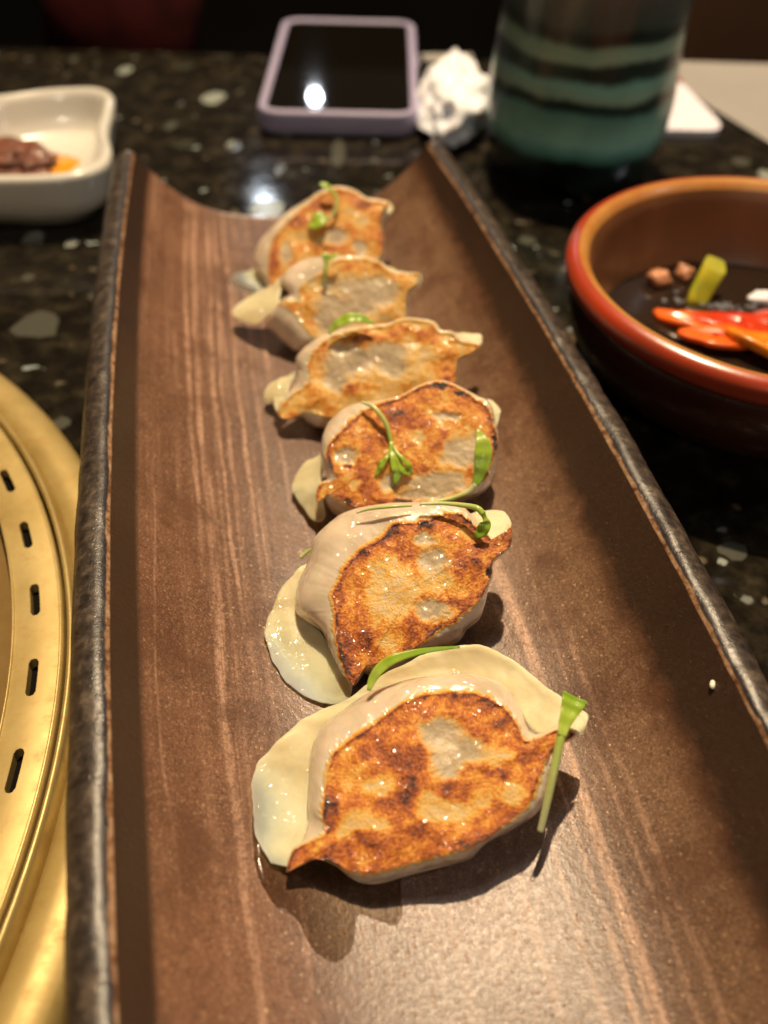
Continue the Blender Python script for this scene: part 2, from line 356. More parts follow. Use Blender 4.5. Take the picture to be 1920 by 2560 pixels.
# ---------------------------------------------------------------- serving plate (trough)
QC, A2, P2 = .0298, np.array([-.21, .9777]), np.array([.9777, .21])
def halfw(t): return .0622-.0042*((t-.19)/.15)**2
def tq(x, y): return x*A2[0]+y*A2[1], x*P2[0]+y*P2[1]
def floor_z(x, y):
    t, q = tq(x, y); s = (q-QC)/halfw(t); return .012+.028*abs(s)**3
plate = thing('serving_plate', 'long brown stoneware trough plate with tan streaks and dark rims under the dumplings', 'plate', (-.03, .19, 0))
plate['_w'] = (-.03, .19, 0)
def mk_plate():
    T0, T1, NTt = .004, .352, 150
    prof = []   # (s, dq, z, edge) ; dq metres beyond inner edge
    inner = [(-1+2*i/90) for i in range(91)]
    rim = [(.0006, .0406), (.0016, .0411), (.0030, .0411), (.0050, .0405), (.0068, .0392), (.0082, .0368), (.0087, .034), (.0078, .028), (.0055, .021)]
    P = []
    for dq, z in rim[::-1]: P.append((-1, -dq, z, dq))
    for s in inner: P.append((s, 0, .012+.028*abs(s)**3, -(1-abs(s))*.06))
    for dq, z in rim: P.append((1, dq, z, dq))
    # underside, right to left
    for s in [.86, .7, .5, .3, 0, -.3, -.5, -.7, -.86]: P.append((s, 0, .0055+.020*abs(s)**4, -.01))
    n = len(P); V = []; ac = []; al = []; ed = []
    for i in range(NTt+1):
        fr = i/NTt
        for k, (s, dq, z, e) in enumerate(P):
            skew = .004*(1-s)
            t = T0+(T1-.008+skew-T0)*fr
            # soft ends
            w = halfw(t)
            q = QC+s*w+dq
            x, y = t*A2[0]+q*P2[0], t*A2[1]+q*P2[1]
            wob = .0005*nz((x, y, 0), 60, s) if e > 0 else 0
            zz = z + .00045*nz((x, y, z), 45, 2) + (.0005*nz((x, y, 0), 220, 5) if 0 < e < .002 or e > -.0006 else 0)
            V.append((x+P2[0]*wob, y+P2[1]*wob, zz)); ac.append(s); al.append(t); ed.append(e)
    F = grid_faces(NTt+1, n)
    F.append(tuple(range(n))); F.append(tuple(range(NTt*n, NTt*n+n))[::-1])
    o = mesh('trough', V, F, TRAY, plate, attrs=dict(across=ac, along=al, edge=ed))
    me = o.data
    fl = [True]*len(me.polygons); fl[-1] = fl[-2] = False; me.polygons.foreach_set('use_smooth', fl)
    for t0 in (.05, .30):
        V2 = []
        for q, t in ((-.022, 0), (.022, 0), (.022, .018), (-.022, .018)):
            for z in (0.0004, .0062):
                tt, qq = t0+t, QC+q; V2.append((tt*A2[0]+qq*P2[0], tt*A2[1]+qq*P2[1], z))
        mesh('foot', V2, [(0, 2, 4, 6)[::-1], (1, 3, 5, 7), (0, 1, 3, 2), (2, 3, 5, 4), (4, 5, 7, 6), (6, 7, 1, 0)], TRAY, plate, smooth=False, attrs=dict(across=[0]*8, along=[0]*8, edge=[.005]*8))
mk_plate()

# ---------------------------------------------------------------- dumplings (local shapes in millimetres: face frame)
DUMP = {"1":{"o":[0.01044,0.08381,0.0275],"tilt":22,"side":-3,"F":[[-26.82,-16.57,-27.22,-16.79,2.0],[-25.58,-13.04,-26.43,-12.75,3.0],[-22.49,-11.59,-24.53,-10.66,4.0],[-19.6,-9.94,-24.24,-6.98,7.0],[-20.41,-6.55,-24.91,-3.45,9.0],[-20.19,-2.47,-24.88,1.88,10.0],[-19.78,2.54,-24.68,6.35,10.0],[-18.39,5.53,-22.84,11.39,10.0],[-13.24,9.06,-17.86,15.65,10.0],[-9.77,11.73,-12.3,19.26,10.0],[-4.5,15.35,-4.73,21.54,9.0],[1.73,17.0,1.88,22.59,9.0],[8.85,16.89,8.95,22.7,9.0],[13.67,14.76,14.92,20.68,8.0],[16.65,11.75,18.13,15.68,7.0],[18.05,8.33,19.78,10.87,5.0],[20.86,8.16,21.86,10.09,4.0],[24.86,10.16,25.78,11.53,3.0],[28.07,9.57,29.5,10.04,2.0],[25.17,7.81,25.49,7.33,2.5],[22.68,5.44,23.37,4.7,4.0],[21.0,1.65,24.04,2.38,6.0],[19.59,-1.66,23.36,-1.69,8.0],[16.91,-5.36,20.9,-5.04,9.0],[13.48,-7.83,16.84,-7.64,9.0],[9.23,-10.69,11.0,-10.71,8.0],[3.79,-12.57,7.52,-13.81,9.0],[-0.37,-13.44,1.42,-15.57,9.0],[-4.94,-14.9,-5.09,-17.33,9.0],[-9.08,-15.96,-9.84,-18.77,9.0],[-12.4,-16.43,-13.48,-18.62,8.0],[-15.74,-16.12,-16.12,-17.04,5.0],[-17.89,-15.01,-18.14,-15.54,3.0],[-20.01,-14.48,-20.69,-14.62,2.5],[-22.12,-14.45,-22.55,-14.68,2.0],[-24.57,-15.55,-25.15,-16.03,2.0]],"L":[[-26.21,-16.12,-30.22,-16.12,3.0,4.0],[-25.67,-13.3,-33.54,-11.83,4.0,5.0],[-24.09,-9.47,-35.15,-7.21,7.0,7.0],[-24.26,-5.07,-36.1,-2.81,10.0,9.0],[-24.34,0.34,-36.1,1.67,12.0,10.0],[-23.65,4.83,-34.17,5.5,12.0,10.0],[-21.54,9.42,-30.74,9.87,12.0,10.0],[-17.94,13.66,-26.73,13.4,12.0,10.0],[-14.24,16.55,-22.71,15.84,12.0,11.0],[-10.01,18.99,-18.2,17.86,12.0,13.0],[-5.25,20.98,-12.49,22.07,12.0,12.0],[-0.47,21.53,-5.75,25.11,12.0,10.0],[4.31,21.85,-0.51,27.37,12.0,9.0],[9.09,22.16,5.67,28.91,12.0,8.0],[12.88,21.26,11.36,28.74,12.0,8.0],[16.05,18.73,16.49,26.4,11.0,8.0],[18.52,14.68,20.93,22.67,9.0,7.0],[20.46,11.2,24.78,19.03,7.0,6.0],[22.87,10.04,28.13,16.38,5.0,5.0],[25.84,11.17,30.97,14.22,3.5,4.0],[28.26,9.97,31.23,12.5,2.5,3.0],[28.82,9.68,30.32,10.08,2.0,3.0]],"S":[["g",2.16,8.9,3.72,2.99],["g",6.07,5.98,3.9,2.11],["g",3.02,3.39,2.59,2.29],["p",11.69,5.24,3.88,1.68],["p",-10.31,-1.24,3.44,1.44],["p",-12.7,-7.19,2.97,1.8],["p",-0.41,-4.11,2.55,2.02],["p",2.99,-5.65,4.65,1.41],["p",15.77,-1.74,2.55,2.03],["p",9.38,-2.69,2.12,1.62],["p",-16.45,-9.27,1.7,1.59],["p",6.1,8.97,1.31,0.86],["p",-20.61,1.68,1.3,2.5],["p",-8.86,-7.91,1.27,1.2],["d",-4.79,4.09,3.91,2.1],["d",-7.25,-3.43,2.56,1.83],["d",-1.23,-8.94,2.52,1.58],["d",-4.27,-2.15,1.92,2.85],["d",12.47,1.9,2.57,0.75],["d",13.98,-5.02,2.53,1.0],["d",-17.97,-13.26,2.95,1.17],["d",-7.11,11.34,3.98,0.65],["d",15.33,11.29,2.62,1.51],["d",5.99,-1.53,4.26,1.63],["d",19.04,5.8,2.15,2.11],["d",-11.36,5.24,2.62,1.28],["d",7.85,9.0,1.74,1.07],["d",-25.1,-13.81,1.68,1.17],["d",5.05,-11.17,2.51,0.47],["d",-19.66,-4.5,1.29,2.44]]},"2":{"o":[0.00667,0.12972,0.031],"tilt":30,"side":-4,"F":[[-12.7,-21.93,-12.77,-22.17,2.0],[-14.41,-18.55,-15.88,-18.7,3.0],[-15.71,-14.44,-18.76,-13.86,6.0],[-16.83,-10.29,-21.12,-9.41,9.0],[-16.85,-6.84,-25.37,-6.8,11.0],[-17.26,-4.33,-27.96,-4.86,12.0],[-17.92,-2.21,-28.34,-1.57,12.0],[-17.03,-0.24,-27.74,3.01,12.0],[-15.94,1.74,-26.18,6.8,12.0],[-15.06,4.51,-25.3,10.2,12.0],[-12.62,7.33,-24.28,13.82,11.0],[-9.55,9.56,-21.08,17.27,11.0],[-6.47,11.6,-17.42,20.11,11.0],[-4.18,14.65,-11.92,21.39,10.0],[-0.26,15.01,-5.7,22.3,10.0],[4.04,15.74,-0.27,22.37,9.0],[7.95,17.4,4.69,22.13,8.0],[11.08,17.22,8.77,21.58,7.0],[13.42,15.62,11.61,20.76,7.0],[15.74,13.23,14.21,18.21,6.0],[17.87,11.85,16.36,15.28,5.0],[19.21,10.27,18.08,11.99,4.0],[20.36,10.48,19.78,11.37,3.0],[21.54,12.89,21.61,13.58,2.0],[22.64,14.3,22.8,15.08,2.0],[22.77,12.5,23.24,12.99,2.0],[22.08,9.71,22.58,10.08,2.5],[19.96,7.9,20.53,8.16,3.0],[18.41,6.51,18.83,6.55,4.0],[18.01,3.36,18.67,3.55,5.0],[16.85,0.24,17.78,0.7,7.0],[14.94,-2.5,16.87,-2.99,9.0],[11.9,-5.61,15.71,-5.66,10.0],[9.63,-7.56,12.94,-8.09,10.0],[6.23,-9.13,10.96,-10.9,10.0],[3.23,-11.84,6.23,-12.96,10.0],[-0.51,-14.16,1.51,-15.02,10.0],[-4.25,-16.11,-2.35,-17.53,9.0],[-7.25,-17.1,-6.25,-19.35,9.0],[-9.51,-17.7,-8.85,-19.56,7.0],[-10.98,-19.04,-10.75,-19.27,4.0],[-11.87,-20.73,-11.83,-20.91,2.5]],"L":[[-12.87,-22.02,-13.36,-24.65,3.0,3.0],[-14.21,-19.72,-15.68,-26.7,4.0,4.0],[-16.29,-16.52,-19.64,-26.93,6.0,5.0],[-18.74,-13.53,-24.1,-25.67,9.0,6.0],[-20.73,-10.55,-28.73,-22.66,11.0,7.0],[-22.15,-8.84,-32.36,-17.82,12.0,8.0],[-23.99,-7.52,-34.39,-12.63,13.0,9.0],[-24.87,-6.31,-34.58,-7.29,13.0,10.0],[-25.56,-3.7,-33.24,-1.81,14.0,11.0],[-25.71,-0.37,-30.99,2.96,14.0,12.0],[-24.66,3.84,-27.99,6.35,14.0,13.0],[-23.17,8.1,-25.32,8.93,14.0,14.0],[-12.12,16.81,-12.59,18.54,14.0,14.0],[-1.56,19.0,-1.59,20.72,12.0,12.0],[10.04,19.01,10.88,20.56,10.0,11.0],[12.05,18.08,13.5,20.26,8.0,9.0],[14.44,16.59,16.11,20.73,7.0,8.0],[16.4,14.71,19.7,20.7,6.0,7.0],[18.72,12.03,22.11,19.11,5.0,6.0],[19.84,11.2,23.2,16.79,4.0,5.0],[21.16,12.4,22.75,14.44,3.0,3.0]],"S":[["p",-4.7,3.07,3.49,3.52],["g",4.93,6.34,3.09,2.36],["p",6.13,1.64,3.46,2.33],["g",4.67,-4.96,3.43,2.3],["p",-7.86,5.0,2.34,1.58],["p",-5.32,-3.18,4.99,3.86],["p",-5.06,-13.87,1.89,2.25],["g",2.92,11.5,1.95,1.6],["p",-0.77,-0.01,3.08,2.33],["p",8.86,-5.28,1.52,1.14],["d",-0.92,8.26,2.72,2.38],["d",16.51,10.84,3.47,2.38],["d",12.64,15.62,3.5,1.62],["d",-12.62,7.33,2.35,1.99],["d",-14.96,-14.05,1.53,4.51],["d",-10.44,-12.08,2.29,2.27],["d",10.75,-3.71,2.29,1.54],["d",1.3,-9.22,2.28,1.89],["d",-12.51,-18.51,1.51,2.23],["d",12.65,4.86,2.68,3.91],["d",-8.46,-14.69,1.9,1.5],["d",5.49,-10.28,1.51,1.89],["d",-16.19,-1.79,1.16,2.33],["d",-4.15,13.03,2.36,1.2],["b",18.2,3.37,0.69,1.95],["d",2.88,14.72,2.35,0.81]]},"3":{"o":[0.00574,0.17756,0.032],"tilt":36,"side":-4,"F":[[-23.47,-14.58,-24.14,-14.52,2.0],[-23.48,-12.05,-24.06,-11.49,2.0],[-22.08,-10.27,-22.91,-9.31,3.0],[-18.61,-10.03,-21.52,-8.1,4.0],[-18.48,-8.27,-23.21,-5.1,7.0],[-20.5,-5.74,-24.1,-1.42,9.0],[-21.51,-2.6,-24.06,1.87,9.0],[-20.71,0.18,-23.64,4.77,9.0],[-18.65,2.58,-22.55,8.1,9.0],[-16.4,5.19,-20.01,11.03,9.0],[-13.38,8.21,-17.12,12.85,8.0],[-10.33,10.44,-13.41,13.63,7.0],[-6.47,11.87,-8.05,13.91,5.0],[-2.23,13.3,-2.85,14.88,4.0],[1.61,15.53,1.25,17.16,4.0],[5.46,17.08,5.17,18.82,4.0],[8.55,17.66,8.71,19.41,4.0],[11.65,16.8,12.07,18.44,4.0],[14.76,15.01,15.42,16.75,4.0],[17.86,13.03,18.81,15.11,5.0],[20.17,11.66,21.56,14.11,5.0],[21.72,9.28,22.95,11.48,5.0],[22.32,6.13,23.55,7.45,5.0],[23.36,3.77,24.09,4.79,4.0],[23.6,1.03,24.37,1.43,5.0],[22.56,-2.11,24.12,-1.72,7.0],[21.64,-6.01,23.28,-5.73,9.0],[19.58,-9.14,21.98,-8.77,10.0],[16.59,-11.88,19.64,-11.22,10.0],[12.83,-13.86,15.33,-13.29,10.0],[8.68,-14.89,10.23,-15.53,9.0],[3.0,-15.36,3.17,-17.23,9.0],[-2.7,-15.83,-3.13,-17.73,9.0],[-8.41,-16.68,-9.47,-17.83,9.0],[-12.62,-16.56,-14.22,-18.31,9.0],[-16.91,-14.49,-19.14,-17.83,10.0],[-19.27,-13.08,-21.65,-15.14,7.0],[-21.01,-12.99,-21.9,-13.25,3.0],[-22.13,-14.17,-22.59,-14.22,2.0]],"L":[[-22.49,-13.67,-21.75,-18.01,4.0,4.0],[-23.0,-14.3,-23.0,-19.65,5.0,5.0],[-23.47,-12.32,-25.53,-18.94,5.0,6.0],[-23.69,-10.14,-28.57,-15.08,6.0,8.0],[-23.62,-8.55,-31.46,-11.53,8.0,10.0],[-23.58,-6.12,-32.28,-7.89,10.0,12.0],[-23.55,-3.23,-31.05,-3.94,12.0,13.0],[-23.23,-0.74,-28.45,-0.77,12.0,14.0],[-22.5,1.77,-25.21,1.15,12.0,14.0],[-12.11,9.81,-13.81,11.9,12.0,12.0],[4.12,15.66,4.09,17.33,10.0,10.0],[16.17,13.09,17.35,14.13,8.0,8.0],[20.09,12.43,21.7,15.61,7.0,8.0],[21.24,10.53,24.63,12.87,6.0,7.0],[22.38,8.24,24.38,9.74,5.0,6.0],[22.92,5.98,23.56,6.24,4.0,5.0]],"S":[["p",2.64,2.39,1.93,1.38],["g",-16.15,-2.54,2.71,1.97],["b",-15.67,-5.49,1.08,0.78],["p",-13.83,-2.51,1.36,1.77],["g",10.23,8.4,3.07,1.19],["g",14.19,-1.42,4.57,3.52],["g",9.36,-10.05,8.72,2.71],["g",-4.38,-9.84,2.68,1.95],["p",-13.58,-10.55,1.16,0.86],["p",17.96,2.54,2.29,2.35],["g",19.14,-1.37,2.28,4.67],["g",4.85,-12.82,6.07,1.54],["d",0.62,7.13,5.4,2.38],["d",-9.28,0.69,3.1,2.76],["d",-10.11,-10.7,2.69,2.33],["d",3.2,-6.63,2.3,1.56],["d",8.06,0.08,1.53,1.17],["b",-0.83,-14.45,2.29,0.77],["b",8.56,16.98,2.32,0.6],["b",14.76,14.81,2.7,0.8],["b",22.91,2.2,0.76,2.35],["b",-15.75,-14.66,0.96,0.78],["d",-4.07,9.08,2.71,1.59],["d",16.54,-7.63,1.52,2.71],["d",13.95,-12.31,2.64,0.96],["d",-12.14,-7.21,1.93,1.56],["b",-20.34,-4.95,0.59,2.36]]},"4":{"o":[-0.00189,0.21432,0.031],"tilt":44,"side":-4,"F":[[-28.76,-15.49,-29.37,-15.65,2.0],[-30.04,-13.65,-31.19,-12.91,2.0],[-27.21,-9.19,-29.25,-8.78,3.0],[-22.36,-6.18,-26.22,-4.43,5.0],[-20.71,-3.71,-26.43,-0.08,7.0],[-21.54,-0.29,-26.94,3.13,8.0],[-20.42,3.64,-25.49,5.67,8.0],[-17.79,6.61,-23.01,7.98,8.0],[-13.94,9.35,-18.87,10.08,7.0],[-9.07,10.63,-12.77,12.44,6.0],[-3.72,11.66,-4.69,13.39,5.0],[1.62,12.45,1.32,13.96,4.0],[5.95,14.2,5.97,15.64,4.0],[10.81,14.0,11.15,15.45,4.0],[14.7,13.07,15.35,14.5,4.0],[16.7,10.66,17.37,12.07,3.0],[20.57,10.22,20.56,11.62,3.0],[23.03,8.06,23.52,9.93,3.0],[28.11,6.67,28.89,7.34,2.0],[25.99,4.71,26.54,4.53,2.0],[22.67,3.21,23.2,3.07,3.0],[21.81,-1.16,22.6,-1.0,5.0],[21.17,-4.56,22.23,-4.22,8.0],[16.67,-7.53,19.09,-7.97,10.0],[9.49,-10.07,11.66,-11.11,10.0],[2.26,-12.13,3.17,-13.78,10.0],[-5.0,-13.71,-5.36,-15.95,10.0],[-12.3,-14.81,-13.42,-18.12,10.0],[-16.72,-14.4,-18.5,-18.47,10.0],[-20.19,-13.48,-22.33,-16.49,8.0],[-22.65,-13.53,-23.76,-14.75,4.0],[-26.05,-15.05,-26.39,-15.54,2.0]],"L":[[-28.58,-14.71,-30.32,-14.99,3.0,3.0],[-30.33,-12.63,-32.1,-12.16,4.0,4.0],[-29.6,-9.48,-33.1,-8.39,5.0,6.0],[-28.82,-7.82,-35.23,-10.05,6.0,8.0],[-28.74,-5.49,-36.68,-7.74,8.0,9.0],[-28.13,-3.13,-35.81,-4.26,10.0,10.0],[-26.64,-1.58,-31.95,-1.74,10.0,11.0],[-25.69,0.98,-28.06,0.28,10.0,12.0],[-14.25,7.94,-14.83,10.48,11.0,11.0],[6.06,12.81,6.02,14.32,9.0,9.0],[17.63,10.99,17.59,12.48,7.0,7.0],[21.6,9.61,22.55,11.57,5.0,6.0],[24.55,8.44,28.66,11.41,4.0,5.0],[26.02,7.27,29.64,9.48,3.0,4.0],[27.45,6.83,28.92,7.79,2.0,3.0]],"S":[["g",-9.81,1.82,7.81,3.9],["g",1.83,4.41,5.34,2.92],["g",-13.58,-3.6,3.42,3.42],["p",0.1,-3.89,5.83,3.41],["g",3.4,0.05,3.89,2.92],["p",10.57,4.52,5.31,3.4],["p",21.07,9.25,1.93,0.97],["p",11.32,12.79,2.91,0.97],["p",-5.1,-9.82,7.79,2.19],["p",11.68,-1.3,3.87,2.91],["d",5.55,10.78,3.4,1.7],["d",-5.69,-5.93,4.38,1.22],["d",20.32,0.76,2.41,3.87],["d",-25.08,-14.55,2.95,0.97],["d",-17.7,3.19,1.47,4.9],["d",-5.58,8.22,5.85,1.22],["d",12.86,9.4,2.9,2.43],["d",-8.61,-6.46,1.95,1.46]]},"5":{"o":[-0.01172,0.25091,0.031],"tilt":46,"side":-3,"F":[[-24.44,-1.42,-25.34,-1.26,2.0],[-22.04,-0.42,-22.84,0.88,3.0],[-17.73,-0.26,-21.85,2.97,5.0],[-17.02,4.02,-25.67,7.69,9.0],[-14.12,6.46,-22.72,12.13,9.0],[-10.41,8.37,-18.89,14.65,9.0],[-8.33,11.32,-12.68,15.83,8.0],[-4.08,12.97,-5.85,15.8,6.0],[0.19,13.39,0.25,15.6,5.0],[4.48,13.07,4.96,14.85,4.0],[8.25,11.53,8.79,13.39,4.0],[12.06,8.66,12.38,10.48,4.0],[15.8,8.44,15.93,9.89,3.0],[20.58,8.66,21.06,9.44,2.0],[20.13,5.59,20.74,5.44,2.0],[17.53,3.43,18.1,3.34,3.0],[16.84,-0.82,17.48,-0.57,6.0],[16.69,-5.06,17.01,-5.6,8.0],[13.56,-7.76,13.77,-8.74,9.0],[6.16,-10.54,5.6,-12.17,9.0],[-1.82,-12.8,-3.2,-13.96,9.0],[-8.81,-12.39,-11.49,-14.66,9.0],[-11.5,-12.43,-16.46,-15.85,9.0],[-14.24,-10.34,-19.94,-16.3,10.0],[-17.03,-6.65,-23.94,-13.05,10.0],[-19.25,-4.01,-27.76,-9.42,9.0],[-21.45,-2.18,-29.5,-6.73,6.0]],"L":[[-24.15,-1.03,-29.71,-4.96,3.0,4.0],[-24.9,-0.01,-32.61,-7.25,4.0,5.0],[-25.1,1.3,-37.48,-6.0,5.0,7.0],[-24.94,3.39,-41.33,-3.56,7.0,9.0],[-24.78,5.5,-41.02,0.19,9.0,11.0],[-23.9,8.51,-35.41,4.4,10.0,12.0],[-22.46,11.55,-29.43,6.38,11.0,13.0],[-20.27,13.23,-25.04,11.47,11.0,13.0],[-6.12,13.99,-6.71,15.35,9.0,9.0],[7.85,11.46,8.36,13.09,7.0,7.0],[14.54,8.88,15.0,10.75,5.0,6.0],[17.3,8.13,20.73,10.3,4.0,5.0],[18.97,6.83,21.21,7.1,3.0,4.0],[18.49,4.68,19.05,3.89,3.0,3.0]],"S":[["g",3.13,3.23,9.07,3.71],["g",9.02,2.78,4.79,4.24],["g",-7.38,-4.9,4.82,5.86],["p",-4.88,2.06,3.22,1.6],["p",-12.3,-1.78,2.15,2.66],["g",0.59,-2.12,6.42,3.19],["p",6.05,-6.29,6.4,2.12],["p",14.33,3.39,1.6,2.65],["d",-16.19,2.97,1.19,2.67],["d",-19.83,-2.42,3.23,1.34],["d",-14.33,-6.61,2.15,3.2],["d",2.94,10.66,8.0,1.32],["d",-3.24,1.02,2.14,0.8]]},"6":{"o":[-0.02253,0.29564,0.031],"tilt":46,"side":-3,"F":[[-20.41,-21.24,-21.25,-21.2,2.0],[-20.8,-17.39,-23.68,-16.45,4.0],[-21.5,-13.25,-27.42,-12.13,7.0],[-21.01,-8.51,-28.67,-7.02,8.0],[-20.24,-3.17,-26.64,-1.53,8.0],[-16.18,2.2,-22.27,3.07,7.0],[-11.5,6.67,-15.53,9.46,6.0],[-6.82,10.55,-8.79,13.39,5.0],[-2.14,14.12,-3.3,16.68,4.0],[3.17,15.64,2.7,17.92,4.0],[8.55,14.5,8.74,16.77,4.0],[12.77,11.89,13.09,13.79,3.0],[16.93,11.34,17.29,13.24,3.0],[21.09,10.67,21.85,11.76,2.0],[18.79,8.13,20.16,8.2,2.0],[18.31,3.72,18.91,4.08,5.0],[19.63,-1.56,19.9,-0.99,6.0],[19.16,-6.27,19.37,-6.12,7.0],[16.9,-10.41,17.0,-10.1,8.0],[9.85,-12.86,9.2,-14.43,8.0],[0.95,-14.15,-0.51,-16.37,8.0],[-7.98,-14.86,-10.28,-17.72,8.0],[-13.95,-15.53,-16.21,-19.25,7.0],[-17.49,-17.94,-18.87,-21.56,5.0]],"L":[[-21.16,-20.32,-22.47,-24.02,4.0,5.0],[-22.82,-17.16,-30.98,-26.53,6.0,8.0],[-24.49,-14.26,-36.44,-23.73,8.0,10.0],[-25.36,-11.59,-36.4,-18.36,9.0,12.0],[-24.83,-7.92,-33.58,-14.37,9.0,13.0],[-23.69,-4.26,-29.89,-11.24,9.0,13.0],[-15.67,2.23,-18.17,4.02,8.0,8.0],[2.61,13.22,2.55,15.62,6.0,6.0],[11.81,11.18,12.95,13.87,5.0,5.0],[16.71,10.3,21.38,13.05,4.0,5.0],[18.01,8.5,22.12,9.45,3.0,4.0],[17.77,6.42,18.99,5.25,3.0,3.0]],"S":[["p",5.74,8.3,3.56,1.76],["p",11.17,4.82,2.97,2.35],["g",3.01,-1.15,3.56,2.94],["g",11.43,-5.18,2.08,2.94],["g",-15.35,-7.26,2.1,3.55],["p",-11.31,-1.3,3.59,2.36],["p",-2.31,-2.97,3.58,1.77],["d",-11.44,4.02,4.78,1.48],["d",12.22,10.13,3.55,1.77],["d",-19.47,-10.27,1.2,5.32],["d",2.52,-5.28,4.75,1.18],["d",-1.44,10.01,4.76,2.36],["p",-8.13,-8.95,3.58,1.77]]}}
LAB = {'1': 'largest and nearest pan-fried dumpling, broad seared oval with a wide smooth wrapper edge',
       '2': 'second dumpling from the front, dark crisp-edged sear and a curled pale ear at right',
       '3': 'third dumpling from the front, deep orange seared face carrying the leafy green sprig',
       '4': 'fourth dumpling from the front, golden ring of crust round a grey centre',
       '5': 'fifth dumpling from the front, palest crust with a wet white shoulder at left',
       '6': 'farthest dumpling at the back end of the row, blurred golden with pale spots'}
BASE = {'1': .475, '2': .42, '3': .42, '4': .33, '5': .25, '6': .40}
EDGE = {'1': .18, '2': .30, '3': .26, '4': .06, '5': .04, '6': .10}
def frame(d):
    t, s = R(d['tilt']), R(d['side'])
    n = Vector((math.sin(s), -math.sin(t)*math.cos(s), math.cos(t)*math.cos(s))).normalized()
    a = (Vector((1, 0, 0))-n*n.x).normalized(); b = n.cross(a)
    return np.array(d['o']), np.array(a), np.array(b), np.array(n)
def fl(p, m=.0006):
    z = floor_z(p[0], p[1])+m; k = .0016
    d_ = (p[2]-z)/k
    if d_ < 8: p = np.array([p[0], p[1], z+k*math.log1p(math.exp(max(d_, -30)))])
    return p
